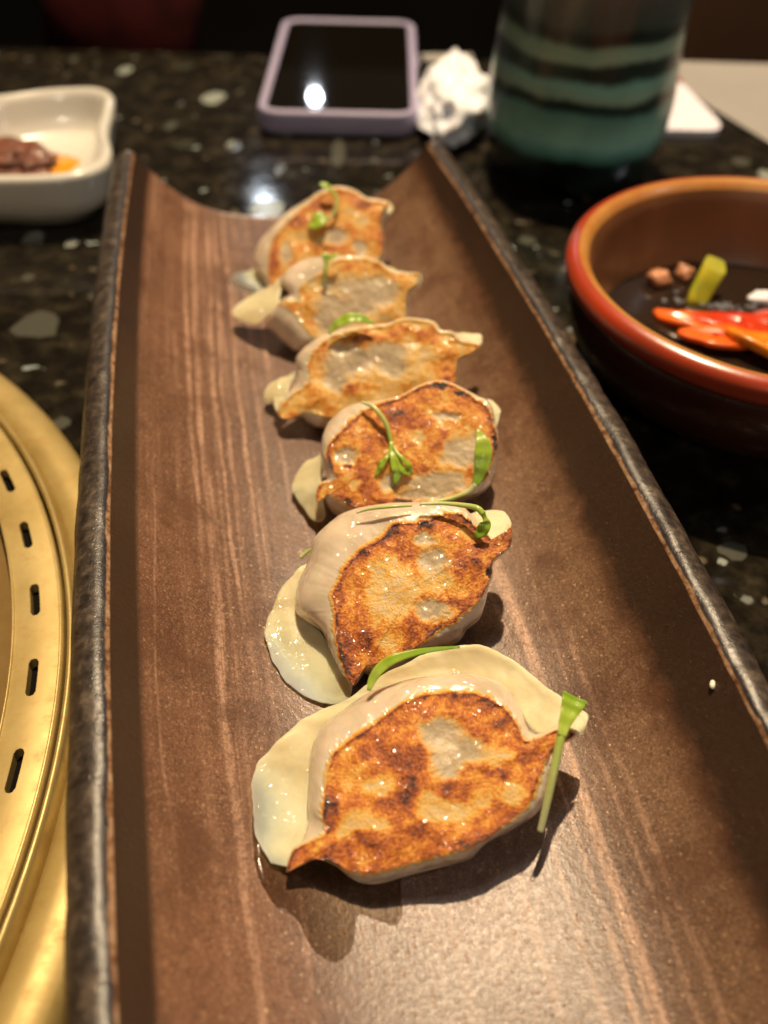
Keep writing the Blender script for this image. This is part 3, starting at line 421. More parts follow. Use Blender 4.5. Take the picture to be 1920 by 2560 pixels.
def mk_dumpling(key):
    d = DUMP[key]; o, a, b, n = frame(d); sd = int(key)*13.7
    root = thing('dumpling', LAB[key], 'dumpling', (round(float(o[0]), 4), round(float(o[1]), 4), .013), 'pan-fried dumplings in a row on the long plate')
    root['_w'] = tuple(root.location)
    S = spline(d['F'], 7); NS = len(S); c = np.array([S[:, 0].mean()*.6, S[:, 1].mean()*.6])
    F2, B2, T = S[:, :2], S[:, 2:4], np.maximum(S[:, 4], 1.6)
    # small irregularities along the crisp border
    for j in range(NS):
        w_ = .35*nz((F2[j][0], F2[j][1], 0), .9, sd)+.22*nz((F2[j][0], F2[j][1], 0), 2.2, sd)
        F2[j] = F2[j]+(F2[j]-c)/max(np.linalg.norm(F2[j]-c), 1)*w_*.9
    W = lambda x, y, h: o+a*x*.001+b*y*.001+n*h*.001
    spots = d['S']
    def sear_at(x, y, edge_d):
        base = BASE[key]+.13*fbm((x, y, 0), .16, sd)+.15*fbm((x, y, 0), .45, sd+3)+.07*nz((x, y, 0), 2.0, sd+6)
        g = 0
        xx, yy = x+1.0*nz((x, y, 0), .5, 5+sd)+.5*nz((x, y, 1), 1.4, 5+sd), y+1.0*nz((x, y, 3), .5, 9+sd)+.5*nz((x, y, 4), 1.4, 5+sd)
        for k, sx, sy, rx, ry in spots:
            u = ((xx-sx)/(rx*1.05))**2+((yy-sy)/(ry*1.05))**2
            f = max(0, min(1, (2.1-u)/1.9)); f = f*f*(3-2*f)
            if k in 'pg': base = base*(1-f)+(.12 if k == 'g' else .21)*f
            if k == 'g': g = max(g, f)
            if k == 'd': base += .17*f
            if k == 'b': base = max(base, .95*f)
        e = math.exp(-edge_d/(.45+1.5*max(0, .45+nz((x, y, 7), 1.1, sd))))*(.75+.7*abs(nz((x, y, 7), .45, sd)))
        return min(max(base+EDGE[key]*e, .05), 1), g*(1-min(1, e))
    # --- seared base
    NR = 46; V, sr, gr, eg = [], [], [], []
    rr = [0.002]+[1-(1-i/NR)**1.25 for i in range(1, NR+1)]
    for r in rr:
        for j in range(NS):
            p = c+(F2[j]-c)*r; ed_ = (1-r)*np.linalg.norm(F2[j]-c)
            s, g = sear_at(p[0], p[1], ed_)
            h = .9*(1-r**2.5)*.8 + .55*nz((p[0], p[1], 0), .17, sd)+.16*nz((p[0], p[1], 0), .7, sd)+.04*nz((p[0], p[1], 2), 1.9, sd)
            h -= .42*g
            h += .20*math.exp(-ed_/.6)*(1+nz((p[0], p[1], 0), 2.5, sd))
            if r >= 1: h = .25*(1+nz((p[0], p[1], 0), 2.5, sd))+.55*nz((p[0], p[1], 0), .17, sd)
            V.append(W(p[0], p[1], h)); sr.append(s); gr.append(g); eg.append(r)
    Vb = V[-NS:]
    Fc = grid_faces(len(rr), NS, flip=True); Fc.append(tuple(range(NS))[::-1])
    # orientation: make top faces point along n
    p0, p1, p2 = (V[i] for i in Fc[NS*20][:3])
    if np.dot(np.cross(p1-p0, p2-p0), n) < 0: Fc = [f[::-1] for f in Fc]; fo = True
    else: fo = False
    mesh('seared_base', V, Fc, DB, root, attrs=dict(sear=sr, grey=gr, edge=eg))
    # --- wrapper body
    V, sr, gr, eg = list(Vb), list(sr[-NS:]), [0.0]*NS, [1.0]*NS
    NK = 16
    for k in range(1, NK+1):
        u = k/NK
        for j in range(NS):
            dirv = B2[j]-F2[j]; L = np.linalg.norm(dirv)
            ang = u*math.pi/2
            p = F2[j]+dirv*math.sin(ang)**.9; hh = -T[j]*(1-math.cos(ang))**1.05
            q = np.array([p[0], p[1], 0])
            bulge = (.38*nz(q, .22, sd+2)+.06*nz(q, .6, sd+4))*math.sin(ang*1.0)*min(1, L/3)
            dist = np.linalg.norm(p-F2[j])+abs(hh)*.6; spk = .5+1.3*max(0, .4+nz((F2[j][0], F2[j][1], 5), 1.5, sd))
            s = (sr[j] if dist < .01 else sr[j])*max(0, 1-dist/spk)
            V.append(fl(W(p[0], p[1], hh+bulge+.25*(1-u)**5*(1+nz((p[0], p[1], 0), 2.5, sd))+.55*(1-u)*nz((p[0], p[1], 0), .17, sd)))); sr.append(s); gr.append(.0); eg.append(max(0, 1-dist/(1.6+1.6*nz((F2[j][0], F2[j][1], 9), .25, sd))))
    for fr, dd in ((.97, 1.35), (.90, 1.7), (.78, 2.0), (.55, 2.25), (.25, 2.35), (.02, 2.4)):
        for j in range(NS):
            p = c+(B2[j]-c)*fr; V.append(fl(W(p[0], p[1], -T[j]*dd))); sr.append(0); gr.append(0); eg.append(0)
    nr = 1+NK+6; Fc = grid_faces(nr, NS, flip=not fo)
    Fc = grid_faces(nr, NS, flip=True)
    if fo: Fc = [f[::-1] for f in Fc]
    Fc.append(tuple(range((nr-1)*NS, nr*NS)) if fo else tuple(range((nr-1)*NS, nr*NS))[::-1])
    mesh('wrapper', V, Fc, DB, root, attrs=dict(sear=sr, grey=gr, edge=eg))
    # --- sealed wrapper edge
    S = spline(d['L'], 7, closed=False); NL = len(S); th = .80; V = []; srr = []
    cols = []
    for j in range(NL):
        I, O, di, do = S[j, :2], S[j, 2:4], S[j, 4], S[j, 5]; O = O+(O-I)/max(np.linalg.norm(O-I), .1)*(.45*nz((O[0], O[1], 0), .3, sd)+.15*nz((O[0], O[1], 0), 1.0, sd))
        taper = min(1, min(j, NL-1-j)/6+.35)
        row = []
        K = 12
        for k in range(K+1):                       # top, inner -> outer
            u = k/K; p = I+(O-I)*(u*.985+.0)
            di_ = di*.72; h = -(di_+(do-di_)*u**.85)+.7*math.sin(u*math.pi)*nz((p[0], p[1], 0), .16, sd+8)+(1.5*nz((O[0], O[1], 0), .11, sd+1)+.5*nz((O[0], O[1], 0), .35, sd+7))*u*u*taper+.10*nz((p[0], p[1], 4), .8, sd)
            if do-di < 4 or True: h += .18*math.exp(-((u-.92)/.08)**2)*taper
            row.append((p, h))
        for a_ in (30, 70, 110, 150):                # rounded lip
            e = R(a_); p = I+(O-I)*1.0; dirn = (O-I)/max(np.linalg.norm(O-I), .1)
            p = p+dirn*math.sin(e)*.28; row.append((p, row[K][1]-th*taper*(1-math.cos(e))/2))
        for k in range(K, -1, -1):
            u = k/K; p, h = row[k]; row.append((p, h-th*taper*(1 if u < .9 else .85)))
        cols.append(row)
    nrow = len(cols[0])
    for row in cols:
        for p, h in row:
            V.append(fl(W(p[0], p[1], h), .0008)); srr.append(0)
    # sear creeping onto the tail ends
    Fc = grid_faces(NL, nrow); Fc.append(tuple(range(nrow))); Fc.append(tuple(range((NL-1)*nrow, NL*nrow))[::-1])
    q0 = V[5*nrow:5*nrow+3]
    f0 = Fc[nrow*8+4]; nn = np.cross(V[f0[1]]-V[f0[0]], V[f0[2]]-V[f0[0]])
    if np.dot(nn, n) < 0: Fc = [f[::-1] for f in Fc]
    mesh('sealed_edge', V, Fc, DF, root, attrs=dict(sear=srr, grey=srr, edge=srr))
for k in '123456': mk_dumpling(k)

# ---------------------------------------------------------------- sprouts
SPR = {"A":[["stem",[[31.65,76.76,22.5,1.3],[32.58,80.07,26.5,1.5],[33.73,84.45,31.0,1.7],[34.96,88.9,34.5,1.7],[35.58,90.84,35.5,1.7]]],["leaf",[[35.27,89.82,35.5,1.7],[36.13,92.29,36.5,2.6],[37.21,94.57,37.2,3.8],[37.96,96.2,37.8,4.9],[38.33,97.09,37.9,5.2]]]],"B":[["leaf",[[-2.1,100.59,33.0,0.9],[-1.33,102.61,34.5,1.8],[0.86,104.92,36.0,2.2],[4.61,106.5,37.0,1.7],[10.36,108.55,36.5,1.1],[16.49,110.56,35.0,0.5]]]],"C":[["stem",[[8.26,145.37,42.48,0.7],[13.36,145.03,43.27,0.9],[18.13,143.76,44.08,1.2],[21.15,142.34,44.67,1.4],[22.46,141.12,44.07,1.5]]],["leaf",[[22.21,141.27,44.25,1.4],[22.99,140.5,43.17,1.2],[23.13,139.96,42.18,2.6],[22.45,139.19,40.52,2.8],[21.11,138.68,38.96,1.0]]]],"Dd":[["leaf",[[23.71,177.72,38.62,0.4],[24.63,175.5,37.71,2.6],[25.2,173.2,36.09,4.4],[25.2,171.09,33.93,4.4],[24.61,169.14,31.23,3.2],[23.51,167.19,28.48,1.8]]],["stem",[[23.64,167.34,28.72,1.7],[21.93,166.36,27.12,1.4],[18.1,165.11,25.88,1.1],[13.69,163.97,25.29,1.0],[10.64,163.31,25.17,0.6]]]],"E":[["stem",[[-6.7,186.73,39.44,0.8],[-4.17,185.18,39.77,1.2],[-2.14,183.17,39.11,1.2],[-0.24,181.17,37.2,1.3],[0.76,179.36,35.11,1.2],[1.39,177.56,33.35,1.1]]],["leaf",[[1.38,177.71,33.59,1.0],[1.84,174.99,32.27,1.7],[2.74,172.19,30.68,2.8],[3.17,170.48,28.86,2.6],[2.56,168.46,26.35,0.3]]],["leaf",[[1.6,177.01,33.1,0.7],[2.91,174.1,31.97,1.0],[4.09,171.76,30.37,1.8],[5.39,170.87,29.34,2.0],[6.94,170.93,28.77,0.4]]],["leaf",[[1.88,176.53,33.15,0.6],[3.46,173.85,32.58,0.9],[5.44,172.18,31.53,1.2],[6.61,171.37,30.06,1.2],[7.02,170.51,28.22,0.3]]],["leaf",[[1.24,176.86,32.84,0.6],[0.55,174.49,31.55,1.0],[-0.52,172.9,30.3,1.3],[-1.73,171.7,28.71,1.2],[-2.67,170.65,27.24,0.3]]],["leaf",[[0.15,174.11,30.74,0.5],[-0.95,173.26,30.53,1.0],[-1.96,172.64,29.36,0.4]]]],"F":[["leaf",[[-17.61,220.41,38.14,0.8],[-15.99,221.44,40.13,2.2],[-13.54,222.18,41.63,3.1],[-10.51,222.55,42.57,3.2],[-7.23,222.25,42.32,2.3],[-4.21,221.55,41.24,0.4]]]],"G":[["stem",[[-21.52,253.49,34.37,1.6],[-21.32,254.35,36.72,1.6],[-20.93,255.4,39.27,1.5],[-20.62,257.34,41.31,1.3]]],["leaf",[[-20.52,256.89,41.0,1.2],[-20.74,257.6,42.29,2.6],[-21.03,258.76,43.47,1.2]]],["leaf",[[-20.48,257.25,41.37,0.8],[-18.44,257.88,42.76,1.4],[-16.67,258.55,43.15,0.5]]]],"Hh":[["leaf",[[-30.1,296.38,33.36,1.2],[-27.73,295.87,34.45,4.6],[-25.45,296.6,35.81,6.0],[-23.07,297.18,35.44,1.5]]],["stem",[[-23.49,297.0,35.22,1.0],[-21.49,297.45,36.56,1.4],[-20.11,299.1,39.09,1.4],[-19.75,301.06,41.14,1.4],[-21.11,303.07,43.12,1.3],[-22.57,304.1,44.08,1.2]]],["leaf",[[-21.98,303.68,43.7,1.0],[-23.68,303.95,44.71,2.5],[-26.01,305.0,45.33,1.0]]]],"I":[["stem",[[-20.6,147.18,21.0,1.0],[-19.12,148.05,22.0,0.9],[-17.06,148.93,23.0,0.7]]]],"J":[["stem",[[-6.43,145.07,39.38,0.4],[-3.19,145.12,40.83,0.8],[2.17,145.23,41.67,0.8],[6.47,145.65,41.57,0.4]]]]}
SLAB = {'A': 'upright green sprout with a fan-shaped leaf leaning on the nearest dumpling at right',
        'B': 'curved narrow green leaf lying between the nearest dumpling and the second one',
        'C': 'long pale sprout curling over the top right of the second dumpling, green tip',
        'Dd': 'long bright green leaf on a curved stem along the right edge of the third dumpling',
        'E': 'leafy green sprig with split leaflets lying across the seared face of the third dumpling',
        'F': 'single wide yellow-green leaf between the fourth and fifth dumplings',
        'G': 'short upright sprout with two tiny leaves on the fifth dumpling',
        'Hh': 'blurred sprout with a small dark green leaf on the farthest dumpling',
        'I': 'tiny pale cut stem poking out under the left side of the second dumpling',
        'J': 'thin pale stem half tucked under the top of the second dumpling at its left'}
def ribbon(name, pts, par, mat, leaf):
    S = spline(pts, 8, closed=False); P = S[:, :3]*.001; Wd = S[:, 3]*.001; n = len(P)
    V = []; al = []; sdv = []; K = 8
    upv = np.array([0, -.45, .89])
    for i in range(n):
        t = P[min(i+1, n-1)]-P[max(i-1, 0)]; t /= max(np.linalg.norm(t), 1e-9)
        s = np.cross(t, upv); s /= max(np.linalg.norm(s), 1e-9); m = np.cross(s, t)
        hw = max(Wd[i], .0003)/2; th = hw*.85 if not leaf else min(.00028, hw*.6)
        for k in range(K*2):
            a = math.pi*2*k/(K*2)
            cx, cz = math.cos(a)*hw, math.sin(a)*th
            if leaf: cz += -(1-abs(math.cos(a)))*0+ .22*abs(cx) + .0001*math.sin(i*.7)
            V.append(P[i]+s*cx+m*cz); al.append(i/(n-1)); sdv.append(math.cos(a))
    F = grid_faces(n, K*2); F.append(tuple(range(K*2))[::-1]); F.append(tuple(range((n-1)*K*2, n*K*2)))
    return mesh(name, V, F, mat, par, attrs=dict(along=al, side=sdv))
for k, parts in SPR.items():
    p0 = parts[0][1][0]
    single = len(parts) == 1
    if single:
        nm, pts = parts[0]
        o = ribbon('sprout', pts, None, STEM if nm == 'stem' else LEAF, nm == 'leaf')
        tag(o, SLAB[k], 'sprout', 'green sprouts scattered over the dumplings'); continue
    t = thing('sprout', SLAB[k], 'sprout', tuple(v*.001 for v in p0[:3]), 'green sprouts scattered over the dumplings'); t['_w'] = tuple(t.location)
    for nm, pts in parts: ribbon(nm, pts, t, STEM if nm == 'stem' else LEAF, nm == 'leaf')

# ---------------------------------------------------------------- oil and crumbs on the plate
def film(name, out, label, cat, h=.00018):
    P = spline(out, 8); n = len(P); c = P.mean(0); V = []
    for r in (0.001, .25, .5, .7, .85, .95, 1.0):
        for j in range(n):
            q = c+(P[j]-c)*r*(1+.05*nz((P[j][0]*.06, P[j][1], 0), 160)+.02*nz((P[j][0]*.06, P[j][1], 0), 500))
            s, t = q; w_ = halfw(t); qq = QC+s*w_; x, y = t*A2[0]+qq*P2[0], t*A2[1]+qq*P2[1]
            V.append((x, y, floor_z(x, y)+.0004+h*(1-r**6)-(.0012 if r == 1 else 0)))
    F = grid_faces(7, n); F.append(tuple(range(n))[::-1])
    o = mesh(name, V, F, WET); return tag(o, label, cat)
film('oil_puddle', [(-.60, .086), (-.635, .076), (-.60, .067), (-.53, .0635), (-.485, .057), (-.42, .0545), (-.355, .0575), (-.325, .0625), (-.27, .0615), (-.20, .0600), (-.160, .0650), (-.165, .072), (-.25, .080), (-.45, .088)], 'thin wet oil puddle on the plate below the nearest dumpling', 'oil')
def blob(name, c, r, mat, label=None, cat=None, seed=0, amp=.25, par=None, rot=0, fr=1.5, n=18, m=12):
    V = []; ca, sa = math.cos(rot), math.sin(rot)
    for i in range(m+1):
        for j in range(n):
            a, b = math.pi*i/m, 2*math.pi*j/n
            p = np.array([math.sin(a)*math.cos(b), math.sin(a)*math.sin(b), math.cos(a)])
            k = 1+amp*fbm(p, fr, seed)
            x, y, z = p[0]*r[0]*k, p[1]*r[1]*k, p[2]*r[2]*k
            V.append((c[0]+x*ca-y*sa, c[1]+x*sa+y*ca, c[2]+z))
    F = grid_faces(m+1, n)
    o = mesh(name, V, [f[::-1] for f in F], mat, par)
    if label: tag(o, label, cat)
    return o
blob('rice_grain', (0.0670, 0.1018, floor_z(0.0670, 0.1018)+.0006), (.0006, .0011, .0006), RICE, 'single white rice crumb on the dark right wall of the plate', 'crumb', rot=-.3, n=8, m=6)

# ---------------------------------------------------------------- brass grill at lower left
GC = (-.2715, .077)
grill = thing('table_grill', 'round brass table grill ring with slotted vents at the left of the plate', 'grill', (GC[0], GC[1], 0)); grill['_w'] = (GC[0], GC[1], 0)
def glathe(name, prof, mat, n=220): V, F = lathe(prof, (GC[0], GC[1], 0), n); return mesh(name, V, F, mat, grill)
glathe('outer_flange', [(.2025, .001), (.2033, .0045), (.2055, .0068), (.2095, .0072), (.2145, .0062), (.2165, .0042), (.217, .0008)][::-1], BRASS)
glathe('inner_collar', [(.2015, .001), (.2017, .0100), (.2022, .0112), (.2030, .0112), (.2035, .0102), (.2040, .004), (.2041, .001)][::-1], BRASSL)
def rprof(r):
    u = (r-.1895)/(.2003-.1895)
    return .0108+.0005*math.sin(max(0, min(1, u))*math.pi*.92)
SM = []
def slots():
    NSL = 51; V = []; F = []; HV = []; HF = []
    M_ = 32; r0, r1, rc = .1895, .2000, .1945
    for k in range(NSL):
        ac_ = R(4.6+k*360/NSL); da = math.pi/NSL
        base = len(V); rows = [[], [], []]
        for i in range(M_):
            th = 2*math.pi*i/M_
            # slot outline in (tangent, radial)
            hl, hw = .0052, .00112
            ct, st = math.cos(th), math.sin(th)
            e = 1/ (max(abs(ct), abs(st)))
            # rectangle border in angle/radius
            A_, R_ = ct*e, st*e
            ang = ac_+A_*da; rad = rc+R_*((r1-rc) if R_ > 0 else (rc-r0))
            rows[0].append((rad*math.cos(ang), rad*math.sin(ang), rprof(rad)))
            tx = max(-1, min(1, A_))*hl; ty = R_*hw
            core = hl-hw
            if abs(A_) > .999:   # round the ends
                ph = math.asin(max(-1, min(1, R_))); tx = math.copysign(core+hw*math.cos(ph*1.0), A_); ty = hw*math.sin(ph)
            else:
                tx = A_*core/ .999 if abs(A_*core) < core else math.copysign(core, A_); ty = math.copysign(hw, R_)
            for q, s in ((1, 1.10), (2, 1.0)):
                rad2 = rc+ty*(1.09 if q == 1 else 1); an2 = ac_+tx*(1.018 if q == 1 else 1)/rc
                rows[q].append((rad2*math.cos(an2), rad2*math.sin(an2), rprof(rad2)-(0 if q == 1 else .00010)))
        r0_, r1_ = rows[0], rows[1]; mids = []
        for q in (.2, .4, .6, .8):
            rw = []
            for (x0, y0, z0), (x1, y1, z1) in zip(r0_, r1_):
                x, y = x0+(x1-x0)*q, y0+(y1-y0)*q; rw.append((x, y, rprof(math.hypot(x, y))))
            mids.append(rw)
        rows = [r0_]+mids+[r1_, r1_, rows[2], rows[2]]
        rows.append([(x, y, z-.0055) for x, y, z in rows[-1]])
        for rw in rows: V += [(GC[0]+x, GC[1]+y, z) for x, y, z in rw]
        for q in range(len(rows)-1):
            if q in (5, 7): continue
            for i in range(M_):
                a, b = base+q*M_+i, base+q*M_+(i+1) % M_
                F.append((a, b, b+M_, a+M_)); SM.append(q < 5)
    return V, F
V, F = slots(); sr_ = mesh('slotted_ring', V, [f[::-1] for f in F], BRASS, grill)
sr_.data.polygons.foreach_set('use_smooth', SM)
glathe('ring_skirt', [(.2000, rprof(.2000)), (.2006, .0112), (.2009, .009), (.2010, .001)][::-1], BRASSL)
glathe('inner_lip', [(.1895, rprof(.1895)), (.1893, .0113), (.1889, .0112), (.1887, .0098), (.1886, .004)], BRASSL)
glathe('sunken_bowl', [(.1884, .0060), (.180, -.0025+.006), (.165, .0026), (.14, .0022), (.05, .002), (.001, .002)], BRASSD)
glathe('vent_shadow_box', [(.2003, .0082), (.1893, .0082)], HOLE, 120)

# ---------------------------------------------------------------- red bowl with sauce
BC = (.1225, .2510, 0)
bowl = thing('dipping_bowl', 'round dark lacquer bowl with a red-orange rim at the right', 'bowl', BC); bowl['_w'] = BC
def bl(name, prof, mat): V, F = lathe(prof, BC, 128); return mesh(name, V, F, mat, bowl)
bl('outer_wall', [(.001, .0006), (.036, .0006), (.0385, .001), (.0395, .004), (.048, .0085), (.0575, .0165), (.0630, .0255), (.0645, .0335), (.0636, .0375), (.0632, .0385)], LAC_D)
bl('rim', [(.0632, .0388), (.0653, .0396), (.0665, .0413), (.0669, .0436), (.0662, .0458), (.0648, .0470), (.0630, .0474)], LAC_R)
bl('rim_inner_band', [(.0630, .0474), (.0612, .0470), (.0600, .0460), (.0592, .0446)], LAC_O)
bl('inner_wall', [(.0592, .0446), (.0584, .0425), (.0576, .040), (.0566, .034), (.0552, .026), (.053, .018), (.047, .010), (.03, .006), (.001, .005)], LAC_I)
V, F = lathe([(.0532, .0186), (.0525, .0182), (.045, .0180), (.02, .0180), (.001, .0180)], BC, 96)
tag(mesh('soy_sauce', V, F, LIQ), 'dark glossy sauce filling the red-rimmed bowl', 'sauce')
def slice_(name, c, r, th, mat, label, rot, tilt, seed, hollow=False):
    V = []; n = 28; rows = [(.02, .35), (.5, .42), (.9, .5), (.98, .42), (1, .1), (1, -.2), (.95, -.5), (.6, -.5), (.02, -.5)]
    mt = Matrix.Rotation(rot, 3, 'Z') @ Matrix.Rotation(tilt, 3, 'X')
    for rr, hh in rows:
        for j in range(n):
            a = 2*math.pi*j/n; k = 1+.30*nz((math.cos(a), math.sin(a), seed), 1.3, seed)+.08*nz((math.cos(a), math.sin(a), seed), 4, seed)
            p = mt @ Vector((r[0]*rr*k*math.cos(a), r[1]*rr*k*math.sin(a), hh*th+.0006*math.sin(a*2+seed)))
            V.append((c[0]+p.x, c[1]+p.y, c[2]+p.z))
    F = grid_faces(len(rows), n)
    return tag(mesh(name, V, [f[::-1] for f in F], mat), label, 'vegetable')
CG = 'chili slices floating in the dipping sauce'
for args, lab in [(((.1040, .2615, .0195), (.0130, .0048), .0022, CHILO), 'orange chili slice at the left end of the red ones in the sauce'),
                  (((.1215, .2600, .0200), (.0165, .0060), .0022, CHILI), 'broad red chili slice in the middle of the sauce'),
                  (((.1380, .2640, .0205), (.0150, .0065), .0024, CHILI), 'red chili slice at the right side of the frame in the sauce'),
                  (((.1120, .2500, .0212), (.0150, .0055), .0022, CHILO), 'orange-red chili slice just inside the near rim of the bowl'),
                  (((.1330, .2500, .0218), (.0160, .0070), .0024, CHILI), 'deep red chili slice near the lower right in the bowl'),
                  (((.1270, .2560, .0222), (.0130, .0050), .0022, CHILI), 'dark red chili strip lying across the middle slices in the sauce'),
                  (((.1440, .2570, .0220), (.0130, .0065), .0024, CHILO), 'orange chili slice at the far right of the pile in the sauce'),
                  (((.1180, .2545, .0215), (.0100, .0040), .0020, CHILI), 'small red chili strip under the green stem side of the pile'),
                  (((.1400, .2480, .0235), (.0130, .0060), .0024, CHILI), 'glossy red chili slice against the near right inner wall of the bowl'),
                  (((.1230, .2430, .0235), (.0120, .0055), .0034, YEL), 'yellow-orange pepper piece nestled against the near rim of the bowl')]:
    (c, r, th, mt) = args; o = slice_('chili_slice', c, r, th, mt, lab, .5*math.sin(c[0]*700)-.15, .12*math.sin(c[0]*900), c[0]*100); o['group'] = CG
blob('garlic_bit', (.0985, .2890, .0200), (.0042, .0040, .0028), GARL, 'larger pinkish garlic bit at the left in the sauce', 'garlic', 1, .5)
blob('garlic_bit', (.1085, .2940, .0200), (.0030, .0036, .0028), GARL, 'smaller orange garlic bit beside the green stem in the sauce', 'garlic', 4, .5)
blob('garlic_bit', (.1340, .2790, .0192), (.0058, .0035, .0018), TISS, 'pale flat garlic flake at the right in the sauce', 'garlic', 6, .4)
# green stem piece leaning out of the sauce
pts = [((.1085, .2755, .0165), .0038), ((.1105, .2785, .0205), .0040), ((.1130, .2815, .0250), .0042), ((.1152, .2840, .0290), .0044)]
V = []; n = 14
for (p, r) in pts:
    for j in range(n):
        a = 2*math.pi*j/n; ca_, sa_ = math.copysign(abs(math.cos(a))**.45, math.cos(a)), math.copysign(abs(math.sin(a))**.45, math.sin(a)); V.append((p[0]+r*ca_*.85, p[1]+r*.55*sa_, p[2]+r*.35*sa_-r*ca_*.3))
F = grid_faces(4, n); F.append(tuple(range(3*n, 4*n))); F.append(tuple(range(n))[::-1])
o = mesh('pepper_stem', V, F, SCAL); o.data.polygons[-2].use_smooth = False
tag(o, 'stubby yellow-green stem piece standing in the sauce', 'vegetable')
V, F = [], []
random.seed(3)
bub = []
for (cx, cy, cnt, sp) in [(.1180, .2745, 26, .0050), (.1045, .2770, 8, .003), (.1085, .2705, 7, .0025), (.1300, .2745, 7, .004), (.1030, .2830, 3, .002)]:
    for _ in range(cnt):
        r = random.uniform(.0004, .0010); x, y = random.gauss(cx, sp*.6), random.gauss(cy, sp*.22); b0 = len(V)
        for i in range(6):
            for j in range(10):
                a, b = math.pi/2*i/5, 2*math.pi*j/10; V.append((x+r*math.sin(a)*math.cos(b), y+r*math.sin(a)*math.sin(b), .0180+r*.8*math.cos(a)))
        F += [f[::-1] for f in grid_faces(6, 10, off=b0)]
tag(mesh('sauce_bubbles', V, F, BUBM), 'tiny shiny bubbles clustered on the dark sauce in the bowl', 'bubbles', kind='stuff')

# ---------------------------------------------------------------- white dish with chili paste
dish_pt = [(-.2300, .4150), (-.2050, .4290), (-.1878, .4327), (-.1700, .4410), (-.1550, .4450), (-.1435, .4449), (-.1355, .4370), (-.1326, .4249), (-.1305, .4130), (-.1290, .4010), (-.1262, .3890), (-.1212, .3735), (-.1210, .3600), (-.1280, .3500), (-.1420, .3450), (-.1585, .3432), (-.1850, .3420), (-.2150, .3430), (-.2330, .3520), (-.2330, .3680), (-.2270, .3850), (-.2330, .4000)]
DC = np.array([-.178, .392])
dish = thing('sauce_dish', 'white porcelain dish with pinched waist corners at upper left', 'dish', (DC[0], DC[1], 0)); dish['_w'] = (DC[0], DC[1], 0)
O = spline(dish_pt, 6); n = len(O); V = []
def ins(m, z, shr=0):
    out = []
    for p in O:
        v = p-DC; L = np.linalg.norm(v); out.append((*(DC+v*(L-m)/L), z))
    return out
rows = [ins(.018, .0006), ins(.013, .0008), ins(.0115, .0032), ins(.009, .0048), ins(.0035, .0085), ins(.0008, .0150), ins(-.0004, .0225), ins(-.0006, .0245), ins(.0006, .0262), ins(.0026, .0266), ins(.0042, .0258), ins(.0056, .0225), ins(.0078, .0160), ins(.0105, .0105), ins(.0145, .0082), ins(.024, .0076), ins(.045, .0074)]
V = [p for r in rows for p in r]; F = grid_faces(len(rows), n); F.append(tuple(range(n))[::-1]); F.append(tuple(range((len(rows)-1)*n, len(rows)*n)))
area = sum(O[i][0]*O[(i+1) % n][1]-O[(i+1) % n][0]*O[i][1] for i in range(n))
if area < 0: F = [f[::-1] for f in F]
mesh('dish_body', V, F, PORC, dish)
blob('chili_paste', (-.178, .3905, .0105), (.024, .018, .0078), PASTE, 'mound of brown chili paste in the white dish', 'paste', 3, .42, fr=3.4, n=48, m=30)
def pool(name, pts, z, mat, label, cat):
    P = spline(pts, 6); n = len(P); c = P.mean(0); V = []
    for r, h in ((.01, .0007), (.6, .0007), (.9, .0005), (1, 0)):
        for p in P: q = c+(p-c)*r; V.append((q[0], q[1], z+h))
    F = grid_faces(4, n)
    ar = sum(P[i][0]*P[(i+1) % n][1]-P[(i+1) % n][0]*P[i][1] for i in range(n))
    if ar > 0: F = [f[::-1] for f in F]
    return tag(mesh(name, V, F, mat), label, cat)
pool('chili_oil', [(-.205, .400), (-.190, .412), (-.172, .4155), (-.163, .4125), (-.150, .4085), (-.1425, .4025), (-.147, .391), (-.149, .380), (-.160, .370), (-.185, .370), (-.205, .380)], .0076, ORAN, 'orange chili oil pooled round the paste in the white dish', 'oil')

# ---------------------------------------------------------------- phone
def xf_objs(objs, loc, rz):
    for o in objs: pass
ph = thing('mobile_phone', 'phone lying face up in a lilac case beyond the plate', 'phone', (-.0295, .5335, 0)); ph['_w'] = (0, 0, 0)
slab('case', CASE, -.0420, .0420, -.0775, .0775, .0004, .0115, .0125, .0038, ph, seg=8)
slab('screen', SCREEN, -.0372, .0372, -.0728, .0728, .0100, .01185, .0085, .0004, ph, seg=8)
mesh('side_button', [(x, y, z) for x in (.0418, .0429) for y in (.012, .030) for z in (.0045, .0072)], [(0, 1, 3, 2), (4, 6, 7, 5), (0, 4, 5, 1), (2, 3, 7, 6), (1, 5, 7, 3), (0, 2, 6, 4)], CASE, ph, smooth=False)
ph.rotation_euler = (0, 0, R(.5))
# case lip round the screen
lp = rbox(-.0400, .0400, -.0775, .0775, 0, 0, .0125, 8); rows = [lp(.0034, .0112), lp(.0030, .0124), lp(.0040, .0129), lp(.0052, .0124), lp(.0056, .0112)]
lp2 = lambda ins_, z: rbox(-.0420+ins_, .0420-ins_, -.0775+ins_, .0775-ins_, 0, 0, max(.0125-ins_, .004), 8)(0, z)
rows = [lp2(.0006, .0095), lp2(.0006, .0115), lp2(.0014, .0126), lp2(.0028, .0129), lp2(.0042, .0126), lp2(.0046, .0112)]
m_ = len(rows[0]); mesh('case_lip', [p for r in rows for p in r], grid_faces(len(rows), m_), CASE, ph)

